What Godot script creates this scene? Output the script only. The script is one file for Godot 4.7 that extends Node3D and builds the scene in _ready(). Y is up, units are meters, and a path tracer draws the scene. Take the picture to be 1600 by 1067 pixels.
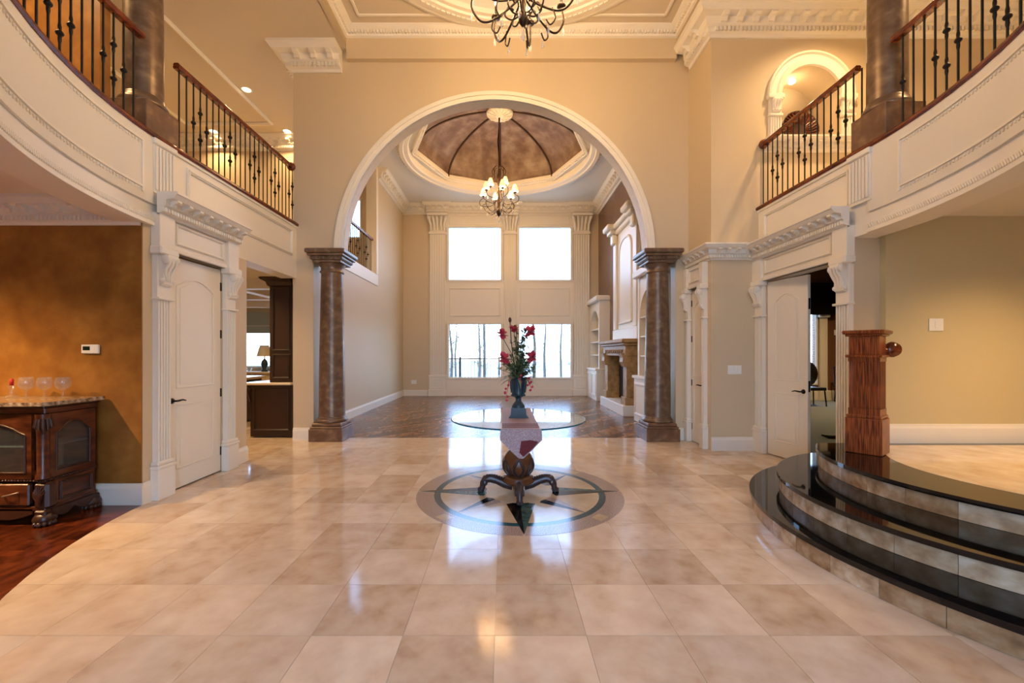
extends Node3D
# Two-storey foyer with balconies, arch and great room. x right, y up, camera at origin looking to -z.

const H := 1.42
const F := 645.0
const CX := 0.16          # centre of the round foyer
const CZ := -4.2
const RR := 3.56          # radius of the balcony edge
var M := {}
var used := {}

class MB:
	var st: SurfaceTool
	func _init():
		st = SurfaceTool.new()
		st.begin(Mesh.PRIMITIVE_TRIANGLES)
	func tri(a: Vector3, b: Vector3, c: Vector3):
		var n := (b - a).cross(c - a)
		if n.length_squared() < 1e-16:
			return
		n = n.normalized()
		for v in [a, c, b]:
			st.set_normal(n)
			st.add_vertex(v)
	func trin(a, b, c, na, nb, nc):
		st.set_normal(na); st.add_vertex(a)
		st.set_normal(nc); st.add_vertex(c)
		st.set_normal(nb); st.add_vertex(b)
	func quad(a, b, c, d):
		tri(a, b, c)
		tri(a, c, d)
	func quado(a, b, c, d, ctr):
		var n: Vector3 = (b - a).cross(c - a)
		if n.length_squared() < 1e-16:
			n = (c - a).cross(d - a)
		if n.dot((a + b + c + d) * 0.25 - ctr) < 0.0:
			quad(d, c, b, a)
		else:
			quad(a, b, c, d)
	func trio(a, b, c, ctr):
		if (b - a).cross(c - a).dot((a + b + c) / 3.0 - ctr) < 0.0:
			tri(c, b, a)
		else:
			tri(a, b, c)
	# box, optionally chamfered, under a transform
	func box(lo: Vector3, hi: Vector3, bev := 0.0, xf := Transform3D.IDENTITY):
		var ctr := xf * ((lo + hi) * 0.5)
		var m := (lo + hi) * 0.5
		var e := (hi - lo) * 0.5
		e = e.abs()
		bev = min(bev, 0.45 * min(e.x, min(e.y, e.z)))
		var v := func(s: Vector3, axis: int) -> Vector3:
			var p := Vector3(e.x - bev, e.y - bev, e.z - bev)
			p[axis] = e[axis]
			return xf * (m + p * s)
		for a in 3:
			var b := (a + 1) % 3
			var c := (a + 2) % 3
			for sa in [-1.0, 1.0]:
				var q := []
				for k in [[-1, -1], [1, -1], [1, 1], [-1, 1]]:
					var s := Vector3.ZERO
					s[a] = sa; s[b] = k[0]; s[c] = k[1]
					q.append(v.call(s, a))
				quado(q[0], q[1], q[2], q[3], ctr)
		if bev > 0.0:
			for a in 3:
				var b := (a + 1) % 3
				var c := (a + 2) % 3
				for sa in [-1.0, 1.0]:
					for sb in [-1.0, 1.0]:
						var s0 := Vector3.ZERO
						s0[a] = sa; s0[b] = sb; s0[c] = -1
						var s1 := s0
						s1[c] = 1
						quado(v.call(s0, a), v.call(s1, a), v.call(s1, b), v.call(s0, b), ctr)
			for sx in [-1.0, 1.0]:
				for sy in [-1.0, 1.0]:
					for sz in [-1.0, 1.0]:
						var s := Vector3(sx, sy, sz)
						trio(v.call(s, 0), v.call(s, 1), v.call(s, 2), ctr)
	# polygon in local xy pushed from z0 to z1
	func prism(poly: PackedVector2Array, z0: float, z1: float, xf := Transform3D.IDENTITY):
		var p := poly
		var area := 0.0
		for i in p.size():
			area += p[i].cross(p[(i + 1) % p.size()])
		if area < 0.0:
			p = p.duplicate()
			p.reverse()
		var flip: bool = (z1 < z0) != (xf.basis.determinant() < 0.0)
		var ix := Geometry2D.triangulate_polygon(p)
		for i in range(0, ix.size(), 3):
			var t := [p[ix[i]], p[ix[i + 1]], p[ix[i + 2]]]
			if (t[1] - t[0]).cross(t[2] - t[0]) < 0.0:
				t.reverse()
			var f := []
			var k := []
			for q in t:
				f.append(xf * Vector3(q.x, q.y, z1))
				k.append(xf * Vector3(q.x, q.y, z0))
			if flip:
				tri(f[2], f[1], f[0]); tri(k[0], k[1], k[2])
			else:
				tri(f[0], f[1], f[2]); tri(k[2], k[1], k[0])
		for i in p.size():
			var a := p[i]
			var b := p[(i + 1) % p.size()]
			var q := [xf * Vector3(a.x, a.y, z0), xf * Vector3(b.x, b.y, z0), xf * Vector3(b.x, b.y, z1), xf * Vector3(a.x, a.y, z1)]
			if flip:
				q.reverse()
			quad(q[0], q[1], q[2], q[3])
	# floor-plan polygon given as (x, z), pushed from y0 to y1
	func slab(poly: PackedVector2Array, y0: float, y1: float):
		var q := PackedVector2Array()
		for p in poly:
			q.append(Vector2(p.x, -p.y))
		prism(q, y0, y1, Transform3D(Basis(Vector3(1, 0, 0), Vector3(0, 0, -1), Vector3(0, 1, 0)), Vector3.ZERO))
	# profile of (radius, height) turned round y
	func lathe(prof: Array, xf := Transform3D.IDENTITY, segs := 24, smooth := true, a0 := 0.0, a1 := TAU):
		var n := prof.size()
		var nr := []
		for i in n:
			var d := Vector2.ZERO
			if smooth:
				if i > 0: d += (prof[i] - prof[i - 1]).normalized()
				if i < n - 1: d += (prof[i + 1] - prof[i]).normalized()
			nr.append(Vector2(d.y, -d.x).normalized())
		for i in n - 1:
			var d2: Vector2 = (prof[i + 1] - prof[i])
			if d2.length() < 1e-7:
				continue
			var fn := Vector2(d2.y, -d2.x).normalized()
			var n0: Vector2 = nr[i] if smooth else fn
			var n1: Vector2 = nr[i + 1] if smooth else fn
			for k in segs:
				var t0 := a0 + (a1 - a0) * k / segs
				var t1 := a0 + (a1 - a0) * (k + 1) / segs
				var c0 := Vector3(cos(t0), 0, sin(t0))
				var c1 := Vector3(cos(t1), 0, sin(t1))
				var up := Vector3.UP
				var A: Vector3 = xf * (c0 * prof[i].x + up * prof[i].y)
				var B: Vector3 = xf * (c1 * prof[i].x + up * prof[i].y)
				var C: Vector3 = xf * (c1 * prof[i + 1].x + up * prof[i + 1].y)
				var D: Vector3 = xf * (c0 * prof[i + 1].x + up * prof[i + 1].y)
				var b := xf.basis.orthonormalized()
				var na := (b * (c0 * n0.x + up * n0.y)).normalized()
				var nb := (b * (c1 * n0.x + up * n0.y)).normalized()
				var nc := (b * (c1 * n1.x + up * n1.y)).normalized()
				var nd := (b * (c0 * n1.x + up * n1.y)).normalized()
				if prof[i].x > 1e-6:
					trin(A, C, B, na, nc, nb)
				if prof[i + 1].x > 1e-6:
					trin(A, D, C, na, nd, nc)
	func ball(c: Vector3, r: Vector3, segs := 12, rings := 8):
		var p := []
		for i in rings + 1:
			var a := -PI / 2 + PI * i / rings
			p.append(Vector2(max(cos(a), 0.0), sin(a)))
		lathe(p, Transform3D(Basis.from_scale(r), c), segs)
	func tube(pts: Array, rad, segs := 8, caps := true):
		var n := pts.size()
		var prev := Vector3.ZERO
		var rings := []
		var norms := []
		for i in n:
			var t: Vector3 = (pts[min(i + 1, n - 1)] - pts[max(i - 1, 0)]).normalized()
			if prev == Vector3.ZERO:
				prev = t.cross(Vector3.UP if abs(t.y) < 0.9 else Vector3.RIGHT).normalized()
			var u := (prev - t * prev.dot(t)).normalized()
			prev = u
			var w := t.cross(u)
			var r: float = rad[i] if rad is Array else rad
			var ring := []
			var nn := []
			for k in segs:
				var a := TAU * (k + 0.5) / segs
				var d := u * cos(a) + w * sin(a)
				nn.append(d)
				ring.append(pts[i] + d * r)
			rings.append(ring)
			norms.append(nn)
		for i in n - 1:
			for k in segs:
				var j := (k + 1) % segs
				trin(rings[i][k], rings[i][j], rings[i + 1][j], norms[i][k], norms[i][j], norms[i + 1][j])
				trin(rings[i][k], rings[i + 1][j], rings[i + 1][k], norms[i][k], norms[i + 1][j], norms[i + 1][k])
		if caps:
			for k in range(1, segs - 1):
				tri(rings[0][0], rings[0][k + 1], rings[0][k])
				tri(rings[n - 1][0], rings[n - 1][k], rings[n - 1][k + 1])
	# closed profile (u outward, v up) carried along a path of [position, outward direction]
	func sweep(prof: PackedVector2Array, path: Array, caps := true):
		var n := path.size()
		var m := prof.size()
		var P := []
		for i in n:
			var o: Vector3 = path[i][1]
			var ring := []
			for q in prof:
				ring.append(path[i][0] + o * q.x + Vector3.UP * q.y)
			P.append(ring)
		var cen := Vector2.ZERO
		for q in prof: cen += q / m
		# orientation of the profile against the direction of travel
		var area := 0.0
		for i in m:
			area += prof[i].cross(prof[(i + 1) % m])
		var tr: Vector3 = path[min(1, n - 1)][0] - path[0][0]
		var o0: Vector3 = path[0][1]
		var flip: bool = (o0.cross(Vector3.UP).dot(tr) < 0.0) != (area < 0.0)
		for i in n - 1:
			for k in m:
				var j := (k + 1) % m
				if flip:
					quad(P[i][k], P[i + 1][k], P[i + 1][j], P[i][j])
				else:
					quad(P[i][k], P[i][j], P[i + 1][j], P[i + 1][k])
		if caps:
			var ix := Geometry2D.triangulate_polygon(prof)
			for e in [0, n - 1]:
				var t: Vector3 = (path[1][0] - path[0][0]) * (-1.0) if e == 0 else (path[n - 1][0] - path[n - 2][0])
				for i in range(0, ix.size(), 3):
					var a: Vector3 = P[e][ix[i]]
					var b: Vector3 = P[e][ix[i + 1]]
					var c: Vector3 = P[e][ix[i + 2]]
					if (b - a).cross(c - a).dot(t) < 0.0:
						tri(c, b, a)
					else:
						tri(a, b, c)
	func done() -> ArrayMesh:
		return st.commit()

# ---------- nodes ----------
func numbered(n: String) -> String:
	if not used.has(n):
		used[n] = 0
		return n
	used[n] += 1
	return "%s_%03d" % [n, used[n]]

func thing(called: String, label: String, category: String, at := Vector3.ZERO, turn := 0.0, group := "") -> Node3D:
	var o := Node3D.new()
	o.name = numbered(called)
	add_child(o)
	o.position = at
	o.rotation.y = turn
	o.set_meta("label", label)
	o.set_meta("category", category)
	if group != "":
		o.set_meta("group", group)
	return o

func part(parent: Node, called: String, mesh: Mesh, m: Material, at := Vector3.ZERO) -> MeshInstance3D:
	var o := MeshInstance3D.new()
	o.name = called
	o.mesh = mesh
	o.material_override = m
	o.position = at
	parent.add_child(o, true)
	return o

func structure(called: String, mb, m: Material) -> MeshInstance3D:
	var o := MeshInstance3D.new()
	o.name = numbered(called)
	o.mesh = mb.done() if mb is MB else mb
	o.material_override = m
	add_child(o)
	o.set_meta("kind", "structure")
	return o

func structure_node(called: String) -> Node3D:
	var o := Node3D.new()
	o.name = numbered(called)
	add_child(o)
	o.set_meta("kind", "structure")
	return o

func bx(lo: Vector3, hi: Vector3, bev := 0.0) -> ArrayMesh:
	var b := MB.new()
	b.box(lo, hi, bev)
	return b.done()

func copy_of(o: Node3D, label := "") -> Node3D:
	var c: Node3D = o.duplicate()
	var base: String = o.name
	c.name = numbered(base)
	add_child(c)
	if label != "":
		c.set_meta("label", label)
	return c

func rect(x0: float, z0: float, x1: float, z1: float) -> PackedVector2Array:
	return PackedVector2Array([Vector2(x0, z0), Vector2(x1, z0), Vector2(x1, z1), Vector2(x0, z1)])

func circle(cx: float, cz: float, r: float, n := 64) -> PackedVector2Array:
	var p := PackedVector2Array()
	for i in n:
		p.append(Vector2(cx + r * cos(TAU * i / n), cz + r * sin(TAU * i / n)))
	return p

# ---------- materials ----------
func ramp_tex(seed_: int, freq: float, oct: int, stops: Array, w := 256, h := 256, outw := 0, outh := 0, type := FastNoiseLite.TYPE_SIMPLEX_SMOOTH) -> ImageTexture:
	var n := FastNoiseLite.new()
	n.seed = seed_
	n.noise_type = type
	n.frequency = freq
	n.fractal_octaves = oct
	n.fractal_gain = 0.55
	var src := n.get_seamless_image(w, h)
	src.convert(Image.FORMAT_L8)
	var lut := []
	var g := Gradient.new()
	var offs := PackedFloat32Array()
	var cols := PackedColorArray()
	for s in stops:
		offs.append(s[0]); cols.append(s[1])
	g.offsets = offs
	g.colors = cols
	for i in 256:
		lut.append(g.sample(i / 255.0))
	var out := Image.create(w, h, false, Image.FORMAT_RGB8)
	var data := src.get_data()
	for y in h:
		for x in w:
			out.set_pixel(x, y, lut[data[y * w + x]])
	if outw > 0:
		out.resize(outw, outh, Image.INTERPOLATE_CUBIC)
	return ImageTexture.create_from_image(out)

func mat(col: Color, rough: float, metal := 0.0, tex: Texture2D = null, scale := 1.0, world := true) -> StandardMaterial3D:
	var m := StandardMaterial3D.new()
	m.albedo_color = col
	m.roughness = rough
	m.metallic = metal
	if tex:
		m.albedo_texture = tex
		m.uv1_triplanar = true
		m.uv1_world_triplanar = world
		m.uv1_scale = Vector3.ONE * scale
	return m

func c8(r: int, g: int, b: int) -> Color:
	return Color(r / 255.0, g / 255.0, b / 255.0)

func smooth(pts: Array, per := 5) -> Array:
	# rounded curve through the points
	var out := []
	var n := pts.size()
	for i in n - 1:
		var a: Vector3 = pts[max(i - 1, 0)]
		var b: Vector3 = pts[i]
		var c: Vector3 = pts[i + 1]
		var d: Vector3 = pts[min(i + 2, n - 1)]
		for k in per:
			out.append(b.cubic_interpolate(c, a, d, float(k) / per))
	out.append(pts[n - 1])
	return out

func make_materials():
	var trav := [[0.0, c8(196, 172, 148)], [0.3, c8(212, 192, 170)], [0.6, c8(220, 203, 183)], [1.0, c8(230, 216, 198)]]
	for i in 6:
		var t := ramp_tex(11 + i * 7, 0.016 + 0.004 * (i % 3), 6, trav, 256, 256)
		var tint: Color = [Color(1, 1, 1), Color(0.98, 0.965, 0.95), Color(0.94, 0.91, 0.88), Color(1.0, 0.98, 0.955), Color(0.96, 0.945, 0.93), Color(0.91, 0.875, 0.835)][i]
		var m := mat(tint, 0.09, 0.0, t, 0.7)
		m.metallic_specular = 0.55
		M["tile%d" % i] = m
	for i in 4:
		var t2 := ramp_tex(101 + i * 5, 0.02, 5, [[0.0, c8(140, 112, 84)], [0.4, c8(190, 160, 125)], [0.7, c8(214, 192, 162)], [1.0, c8(232, 220, 200)]], 192, 192)
		M["riser%d" % i] = mat([Color(1, 1, 1), Color(0.93, 0.9, 0.86), Color(1, 0.98, 0.96), Color(0.86, 0.8, 0.73)][i], 0.22, 0.0, t2, 1.6)
	M.grout = mat(c8(176, 158, 138), 0.7)
	M.granite = mat(c8(14, 14, 15), 0.04)
	M.wall = mat(c8(212, 193, 160), 0.5)
	M.wall_stair = mat(c8(206, 190, 146), 0.5)
	M.trim = mat(c8(238, 231, 216), 0.42)
	M.ceiling = mat(c8(214, 200, 176), 0.7)
	M.ceiling_white = mat(c8(232, 226, 212), 0.7)
	var brown := ramp_tex(5, 0.02, 5, [[0.0, c8(130, 84, 34)], [0.45, c8(148, 98, 42)], [0.7, c8(158, 108, 48)], [1.0, c8(172, 122, 58)]])
	M.brown_wall = mat(Color(1, 1, 1), 0.38, 0.0, brown, 0.55)
	M.dark_wall = mat(c8(118, 84, 60), 0.25)
	var bronze := ramp_tex(23, 0.02, 5, [[0.0, c8(98, 76, 60)], [0.45, c8(116, 94, 76)], [0.65, c8(128, 106, 86)], [1.0, c8(158, 138, 108)]])
	M.bronze = mat(Color(1, 1, 1), 0.36, 0.35, bronze, 1.1)
	M.plinth = mat(Color(1.0, 0.92, 0.86), 0.4, 0.1, bronze, 0.8)
	var dome := ramp_tex(41, 0.02, 5, [[0.0, c8(92, 68, 56)], [0.4, c8(120, 96, 80)], [0.62, c8(138, 118, 102)], [1.0, c8(164, 152, 138)]])
	M.dome = mat(Color(1, 1, 1), 0.5, 0.0, dome, 0.45)
	M.dome_rib = mat(c8(64, 40, 30), 0.5)
	var grain := ramp_tex(61, 0.03, 4, [[0.0, c8(58, 20, 8)], [0.45, c8(104, 42, 17)], [0.7, c8(128, 58, 25)], [1.0, c8(150, 78, 38)]], 64, 256, 256, 256)
	M.cherry = mat(Color(1, 1, 1), 0.24, 0.0, grain, 1.5, false)
	var oak := ramp_tex(67, 0.13, 4, [[0.0, c8(52, 22, 9)], [0.35, c8(110, 50, 22)], [0.55, c8(150, 76, 36)], [1.0, c8(176, 100, 54)]], 256, 10, 256, 256)
	M.oak = mat(Color(1, 1, 1), 0.3, 0.0, oak, 2.2, false)
	var cabw := ramp_tex(71, 0.03, 4, [[0.0, c8(40, 18, 9)], [0.5, c8(80, 40, 20)], [1.0, c8(112, 62, 32)]], 64, 256, 256, 256)
	M.cabinet = mat(Color(1, 1, 1), 0.28, 0.0, cabw, 1.6, false)
	M.cabinet_dark = mat(c8(58, 32, 20), 0.35)
	M.espresso = mat(c8(46, 26, 20), 0.35)
	for i in 5:
		var pl := ramp_tex(200 + i, 0.03, 4, [[0.0, c8(112, 82, 58)], [0.5, c8(154, 118, 88)], [1.0, c8(184, 150, 118)]], 256, 32, 256, 256)
		var f: float = [0.66, 0.85, 1.0, 0.75, 0.92][i]
		M["plank%d" % i] = mat(Color(min(f, 1.0), min(f * 0.97, 1.0), min(f * 0.94, 1.0)), 0.26, 0.0, pl, 1.2)
		var pd := ramp_tex(220 + i, 0.03, 4, [[0.0, c8(52, 20, 9)], [0.5, c8(96, 42, 18)], [1.0, c8(122, 60, 28)]], 256, 32, 256, 256)
		M["dplank%d" % i] = mat(Color(1, 1, 1) * [0.85, 1.0, 0.92, 0.78, 1.0][i], 0.22, 0.0, pd, 1.2)
	M.iron = mat(c8(22, 20, 20), 0.45, 0.5)
	M.dark_metal = mat(c8(48, 34, 26), 0.4, 0.6)
	M.glass = mat(Color(0.5, 0.55, 0.55, 0.06), 0.02)
	M.glass.transparency = BaseMaterial3D.TRANSPARENCY_ALPHA
	M.table_glass = mat(Color(0.75, 0.93, 0.95, 0.14), 0.01)
	M.table_glass.transparency = BaseMaterial3D.TRANSPARENCY_ALPHA
	M.glass_edge = mat(c8(30, 95, 110), 0.08)
	M.crystal = mat(Color(0.9, 0.92, 0.95, 0.3), 0.03)
	M.crystal.transparency = BaseMaterial3D.TRANSPARENCY_ALPHA
	M.goblet = mat(Color(0.7, 0.72, 0.72, 0.1), 0.02)
	M.goblet.transparency = BaseMaterial3D.TRANSPARENCY_ALPHA
	M.door = mat(c8(238, 230, 212), 0.35)
	M.urn = mat(c8(30, 52, 62), 0.3)
	M.carved = mat(c8(58, 44, 44), 0.3)
	M.walnut = mat(c8(104, 62, 36), 0.25)
	M.teal = mat(c8(30, 74, 88), 0.12)
	M.teal_light = mat(c8(120, 150, 150), 0.12, 0.0, ramp_tex(311, 0.05, 4, [[0.0, c8(90, 110, 108)], [1.0, c8(170, 190, 186)]], 128, 128), 2.0)
	M.star_dark = mat(c8(22, 46, 48), 0.12, 0.0, ramp_tex(313, 0.05, 4, [[0.0, c8(14, 30, 32)], [1.0, c8(52, 84, 78)]], 128, 128), 3.0)
	M.speckle = mat(Color(1, 1, 1), 0.14, 0.0, ramp_tex(315, 0.35, 2, [[0.0, c8(70, 58, 54)], [0.45, c8(150, 130, 122)], [0.6, c8(186, 166, 152)], [1.0, c8(214, 200, 186)]], 128, 128), 2.5)
	M.stone_pale = mat(c8(226, 214, 196), 0.12, 0.0, ramp_tex(317, 0.02, 4, [[0.0, c8(206, 190, 168)], [1.0, c8(236, 226, 208)]], 128, 128), 1.0)
	M.fire_stone = mat(c8(214, 190, 150), 0.55, 0.0, ramp_tex(319, 0.02, 5, [[0.0, c8(176, 146, 106)], [0.5, c8(208, 182, 142)], [1.0, c8(228, 208, 172)]]), 1.2)
	M.marble_top = mat(Color(1, 1, 1), 0.12, 0.0, ramp_tex(321, 0.03, 5, [[0.0, c8(80, 62, 48)], [0.4, c8(140, 116, 92)], [0.7, c8(176, 154, 128)], [1.0, c8(212, 196, 172)]]), 2.2)
	var pr := ramp_tex(331, 0.06, 2, [[0.0, c8(128, 22, 42)], [0.2, c8(150, 60, 78)], [0.3, c8(190, 168, 164)], [0.5, c8(140, 120, 122)], [0.7, c8(196, 176, 170)], [1.0, c8(110, 92, 98)]], 256, 256, 0, 0, FastNoiseLite.TYPE_CELLULAR)
	M.runner = mat(Color(1, 1, 1), 0.7, 0.0, pr, 4.5)
	M.runner_red = mat(c8(150, 30, 56), 0.7, 0.0, ramp_tex(333, 0.12, 2, [[0.0, c8(120, 16, 40)], [0.5, c8(168, 40, 70)], [0.75, c8(210, 170, 160)], [1.0, c8(180, 60, 84)]], 128, 128, 0, 0, FastNoiseLite.TYPE_CELLULAR), 9.0)
	M.carpet = mat(c8(126, 136, 136), 0.95)
	M.red = mat(c8(176, 20, 30), 0.4)
	M.petal = mat(c8(206, 66, 84), 0.6)
	M.petal.backlight_enabled = true
	M.petal.backlight = Color(0.4, 0.1, 0.14)
	M.leaf = mat(c8(74, 92, 58), 0.6)
	M.leaf2 = mat(c8(128, 136, 96), 0.6)
	M.stem = mat(c8(78, 62, 44), 0.7)
	M.plastic = mat(c8(238, 236, 228), 0.4)
	M.screen = mat(c8(30, 44, 36), 0.2)
	M.black = mat(c8(14, 14, 16), 0.3)
	M.tv = mat(c8(8, 9, 10), 0.12)
	M.ground = mat(c8(176, 172, 158), 0.95)
	M.bark = mat(c8(84, 76, 70), 0.9)
	M.twig = mat(c8(120, 104, 78), 0.9)
	M.shade_cloth = mat(c8(250, 222, 178), 0.8)
	M.shade_cloth.emission_enabled = true
	M.shade_cloth.emission = c8(255, 190, 110)
	M.shade_cloth.emission_energy_multiplier = 2.2
	M.lamp = mat(c8(255, 250, 240), 0.5)
	M.lamp.emission_enabled = true
	M.lamp.emission = c8(255, 226, 180)
	M.lamp.emission_energy_multiplier = 8.0
	M.blind = mat(c8(178, 184, 168), 0.8)
	M.fan = mat(c8(62, 34, 22), 0.4)
	M.counter = mat(c8(206, 188, 160), 0.2)

# ---------- shared builders ----------
const CORNICE := [Vector2(0, 0), Vector2(1, 0), Vector2(1, -0.1), Vector2(0.94, -0.13), Vector2(0.86, -0.24), Vector2(0.8, -0.3), Vector2(0.46, -0.34), Vector2(0.42, -0.6), Vector2(0.36, -0.64), Vector2(0.3, -0.68), Vector2(0.3, -0.86), Vector2(0.16, -0.9), Vector2(0.1, -1), Vector2(0, -1)]

func cornice(parent: Node, called: String, p0: Vector3, p1: Vector3, out: Vector3, h: float, proj: float, m: Material, brackets := true, ext0 := 0.0, ext1 := 0.0):
	# p0, p1: wall line at the top of the cornice; ext: how far the ends run past for mitred corners (scaled by projection)
	var d := (p1 - p0).normalized()
	var b := MB.new()
	var prof := PackedVector2Array()
	for q in CORNICE:
		prof.append(Vector2(q.x * proj, q.y * h))
	# mitre: shift each end along d with the outward distance
	var P := []
	for e in 2:
		var ring := []
		for q in prof:
			var base := p0 if e == 0 else p1
			var sh: Vector3 = d * (-(ext0 * q.x) if e == 0 else ext1 * q.x)
			ring.append(base + out * q.x + Vector3.UP * q.y + sh)
		P.append(ring)
	var ctr_line := (p0 + p1) * 0.5
	for k in prof.size():
		var j := (k + 1) % prof.size()
		var a: Vector3 = P[0][k]; var bb: Vector3 = P[0][j]; var c: Vector3 = P[1][j]; var dd: Vector3 = P[1][k]
		var e2 := prof[j] - prof[k]
		var nn := out * (-e2.y) + Vector3.UP * e2.x   # outward for a profile run clockwise from the top
		if (bb - a).cross(c - a).dot(nn) < 0.0:
			b.quad(dd, c, bb, a)
		else:
			b.quad(a, bb, c, dd)
	var ix := Geometry2D.triangulate_polygon(prof)
	for e in 2:
		for i in range(0, ix.size(), 3):
			b.tri(P[e][ix[i]], P[e][ix[i + 1]], P[e][ix[i + 2]])
	var o := part(parent, called, b.done(), m)
	var L := p0.distance_to(p1)
	var xf := Transform3D(Basis(d, Vector3.UP, out if d.cross(Vector3.UP).dot(out) > 0 else out), p0)
	# dentils, one joined band
	var db := MB.new()
	var step: float = h * 0.16
	var nd := int(L / step)
	for i in nd:
		var s := (i + 0.5) * L / nd
		db.box(Vector3(s - step * 0.3, -0.86 * h, 0.28 * proj), Vector3(s + step * 0.3, -0.69 * h, 0.4 * proj), 0.0, xf)
	var dn := part(o, "dentil_band", db.done(), m)
	dn.set_meta("kind", "stuff")
	if brackets:
		var bw: float = h * 0.22
		var n: int = max(2, int(L / (h * 0.62)))
		var mesh := modillion(bw, h * 0.27, proj * 0.42)
		for i in n:
			var s := (i + 0.5) * L / n
			var q := part(o, "modillion", mesh, m)
			q.transform = Transform3D(xf.basis, xf * Vector3(s, -0.32 * h, 0.42 * proj))
	return o

func modillion(w: float, h: float, d: float) -> ArrayMesh:
	var b := MB.new()
	var p := PackedVector2Array([Vector2(0, 0), Vector2(d, 0), Vector2(d, -0.3 * h), Vector2(d * 0.8, -0.5 * h), Vector2(d * 0.5, -0.55 * h), Vector2(d * 0.3, -h), Vector2(0, -h)])
	b.prism(p, -w / 2, w / 2, Transform3D(Basis(Vector3(0, 0, 1), Vector3(0, 1, 0), Vector3(-1, 0, 0)), Vector3.ZERO))
	return b.done()

# S-shaped leafy console, hanging down from y=0, against z=0
func console_mesh(w: float, h: float, d: float) -> ArrayMesh:
	var b := MB.new()
	var pts := PackedVector2Array([Vector2(0, 0), Vector2(d, 0), Vector2(d * 1.02, -0.14 * h), Vector2(d * 0.86, -0.3 * h), Vector2(d * 0.6, -0.42 * h), Vector2(d * 0.45, -0.58 * h), Vector2(d * 0.5, -0.78 * h), Vector2(d * 0.42, -0.94 * h), Vector2(d * 0.2, -h), Vector2(0, -h)])
	b.prism(pts, -w * 0.4, w * 0.4, Transform3D(Basis(Vector3(0, 0, 1), Vector3(0, 1, 0), Vector3(-1, 0, 0)), Vector3.ZERO))
	for s in [-1.0, 1.0]:
		b.lathe([Vector2(0, -0.06 * w), Vector2(0.13 * h, -0.06 * w), Vector2(0.15 * h, 0), Vector2(0.13 * h, 0.06 * w), Vector2(0, 0.06 * w)], Transform3D(Basis(Vector3(0, 1, 0), Vector3(1, 0, 0), Vector3(0, 0, -1)), Vector3(s * w * 0.42, -0.16 * h, d * 0.75)), 12)
		b.lathe([Vector2(0, -0.05 * w), Vector2(0.08 * h, -0.05 * w), Vector2(0.09 * h, 0), Vector2(0.08 * h, 0.05 * w), Vector2(0, 0.05 * w)], Transform3D(Basis(Vector3(0, 1, 0), Vector3(1, 0, 0), Vector3(0, 0, -1)), Vector3(s * w * 0.42, -0.84 * h, d * 0.36)), 10)
	for k in 3:
		var x := (k - 1) * w * 0.26
		b.tube([Vector3(x, -0.1 * h, d * 1.0), Vector3(x * 1.1, -0.3 * h, d * 0.92), Vector3(x * 1.2, -0.45 * h, d * 0.64), Vector3(x * 0.9, -0.62 * h, d * 0.5), Vector3(x * 0.5, -0.84 * h, d * 0.54)], [w * 0.07, w * 0.12, w * 0.12, w * 0.1, w * 0.05], 6)
	return b.done()

# picture-frame moulding on a plane: xf has x along, y up, z outward
func frame_mesh(w: float, h: float, t: float, p: float) -> ArrayMesh:
	var b := MB.new()
	frame_into(b, Transform3D.IDENTITY, w, h, t, p)
	return b.done()

func frame_into(b: MB, xf: Transform3D, w: float, h: float, t: float, p: float):
	for k in 2:
		var tt := t if k == 0 else t * 0.45
		var pp := p if k == 0 else p * 1.7
		var o := 0.0 if k == 0 else t * 0.28
		var W := w / 2 - o
		var Hh := h / 2 - o
		b.box(Vector3(-W, Hh - tt, 0), Vector3(W, Hh, pp), pp * 0.3, xf)
		b.box(Vector3(-W, -Hh, 0), Vector3(W, -Hh + tt, pp), pp * 0.3, xf)
		b.box(Vector3(-W, -Hh + tt, 0), Vector3(-W + tt, Hh - tt, pp), pp * 0.3, xf)
		b.box(Vector3(W - tt, -Hh + tt, 0), Vector3(W, Hh - tt, pp), pp * 0.3, xf)

# fluted board: raised ribs between sunk flutes
func fluted(b: MB, x0: float, x1: float, y0: float, y1: float, z: float, depth: float, n: int):
	b.box(Vector3(x0, y0, 0), Vector3(x1, y1, z - depth))
	var w := (x1 - x0) / (n * 2 + 1)
	for i in n + 1:
		b.box(Vector3(x0 + i * 2 * w - w * 0.15, y0, z - depth), Vector3(x0 + (i * 2 + 1) * w + w * 0.15, y1, z), depth * 0.5)

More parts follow.
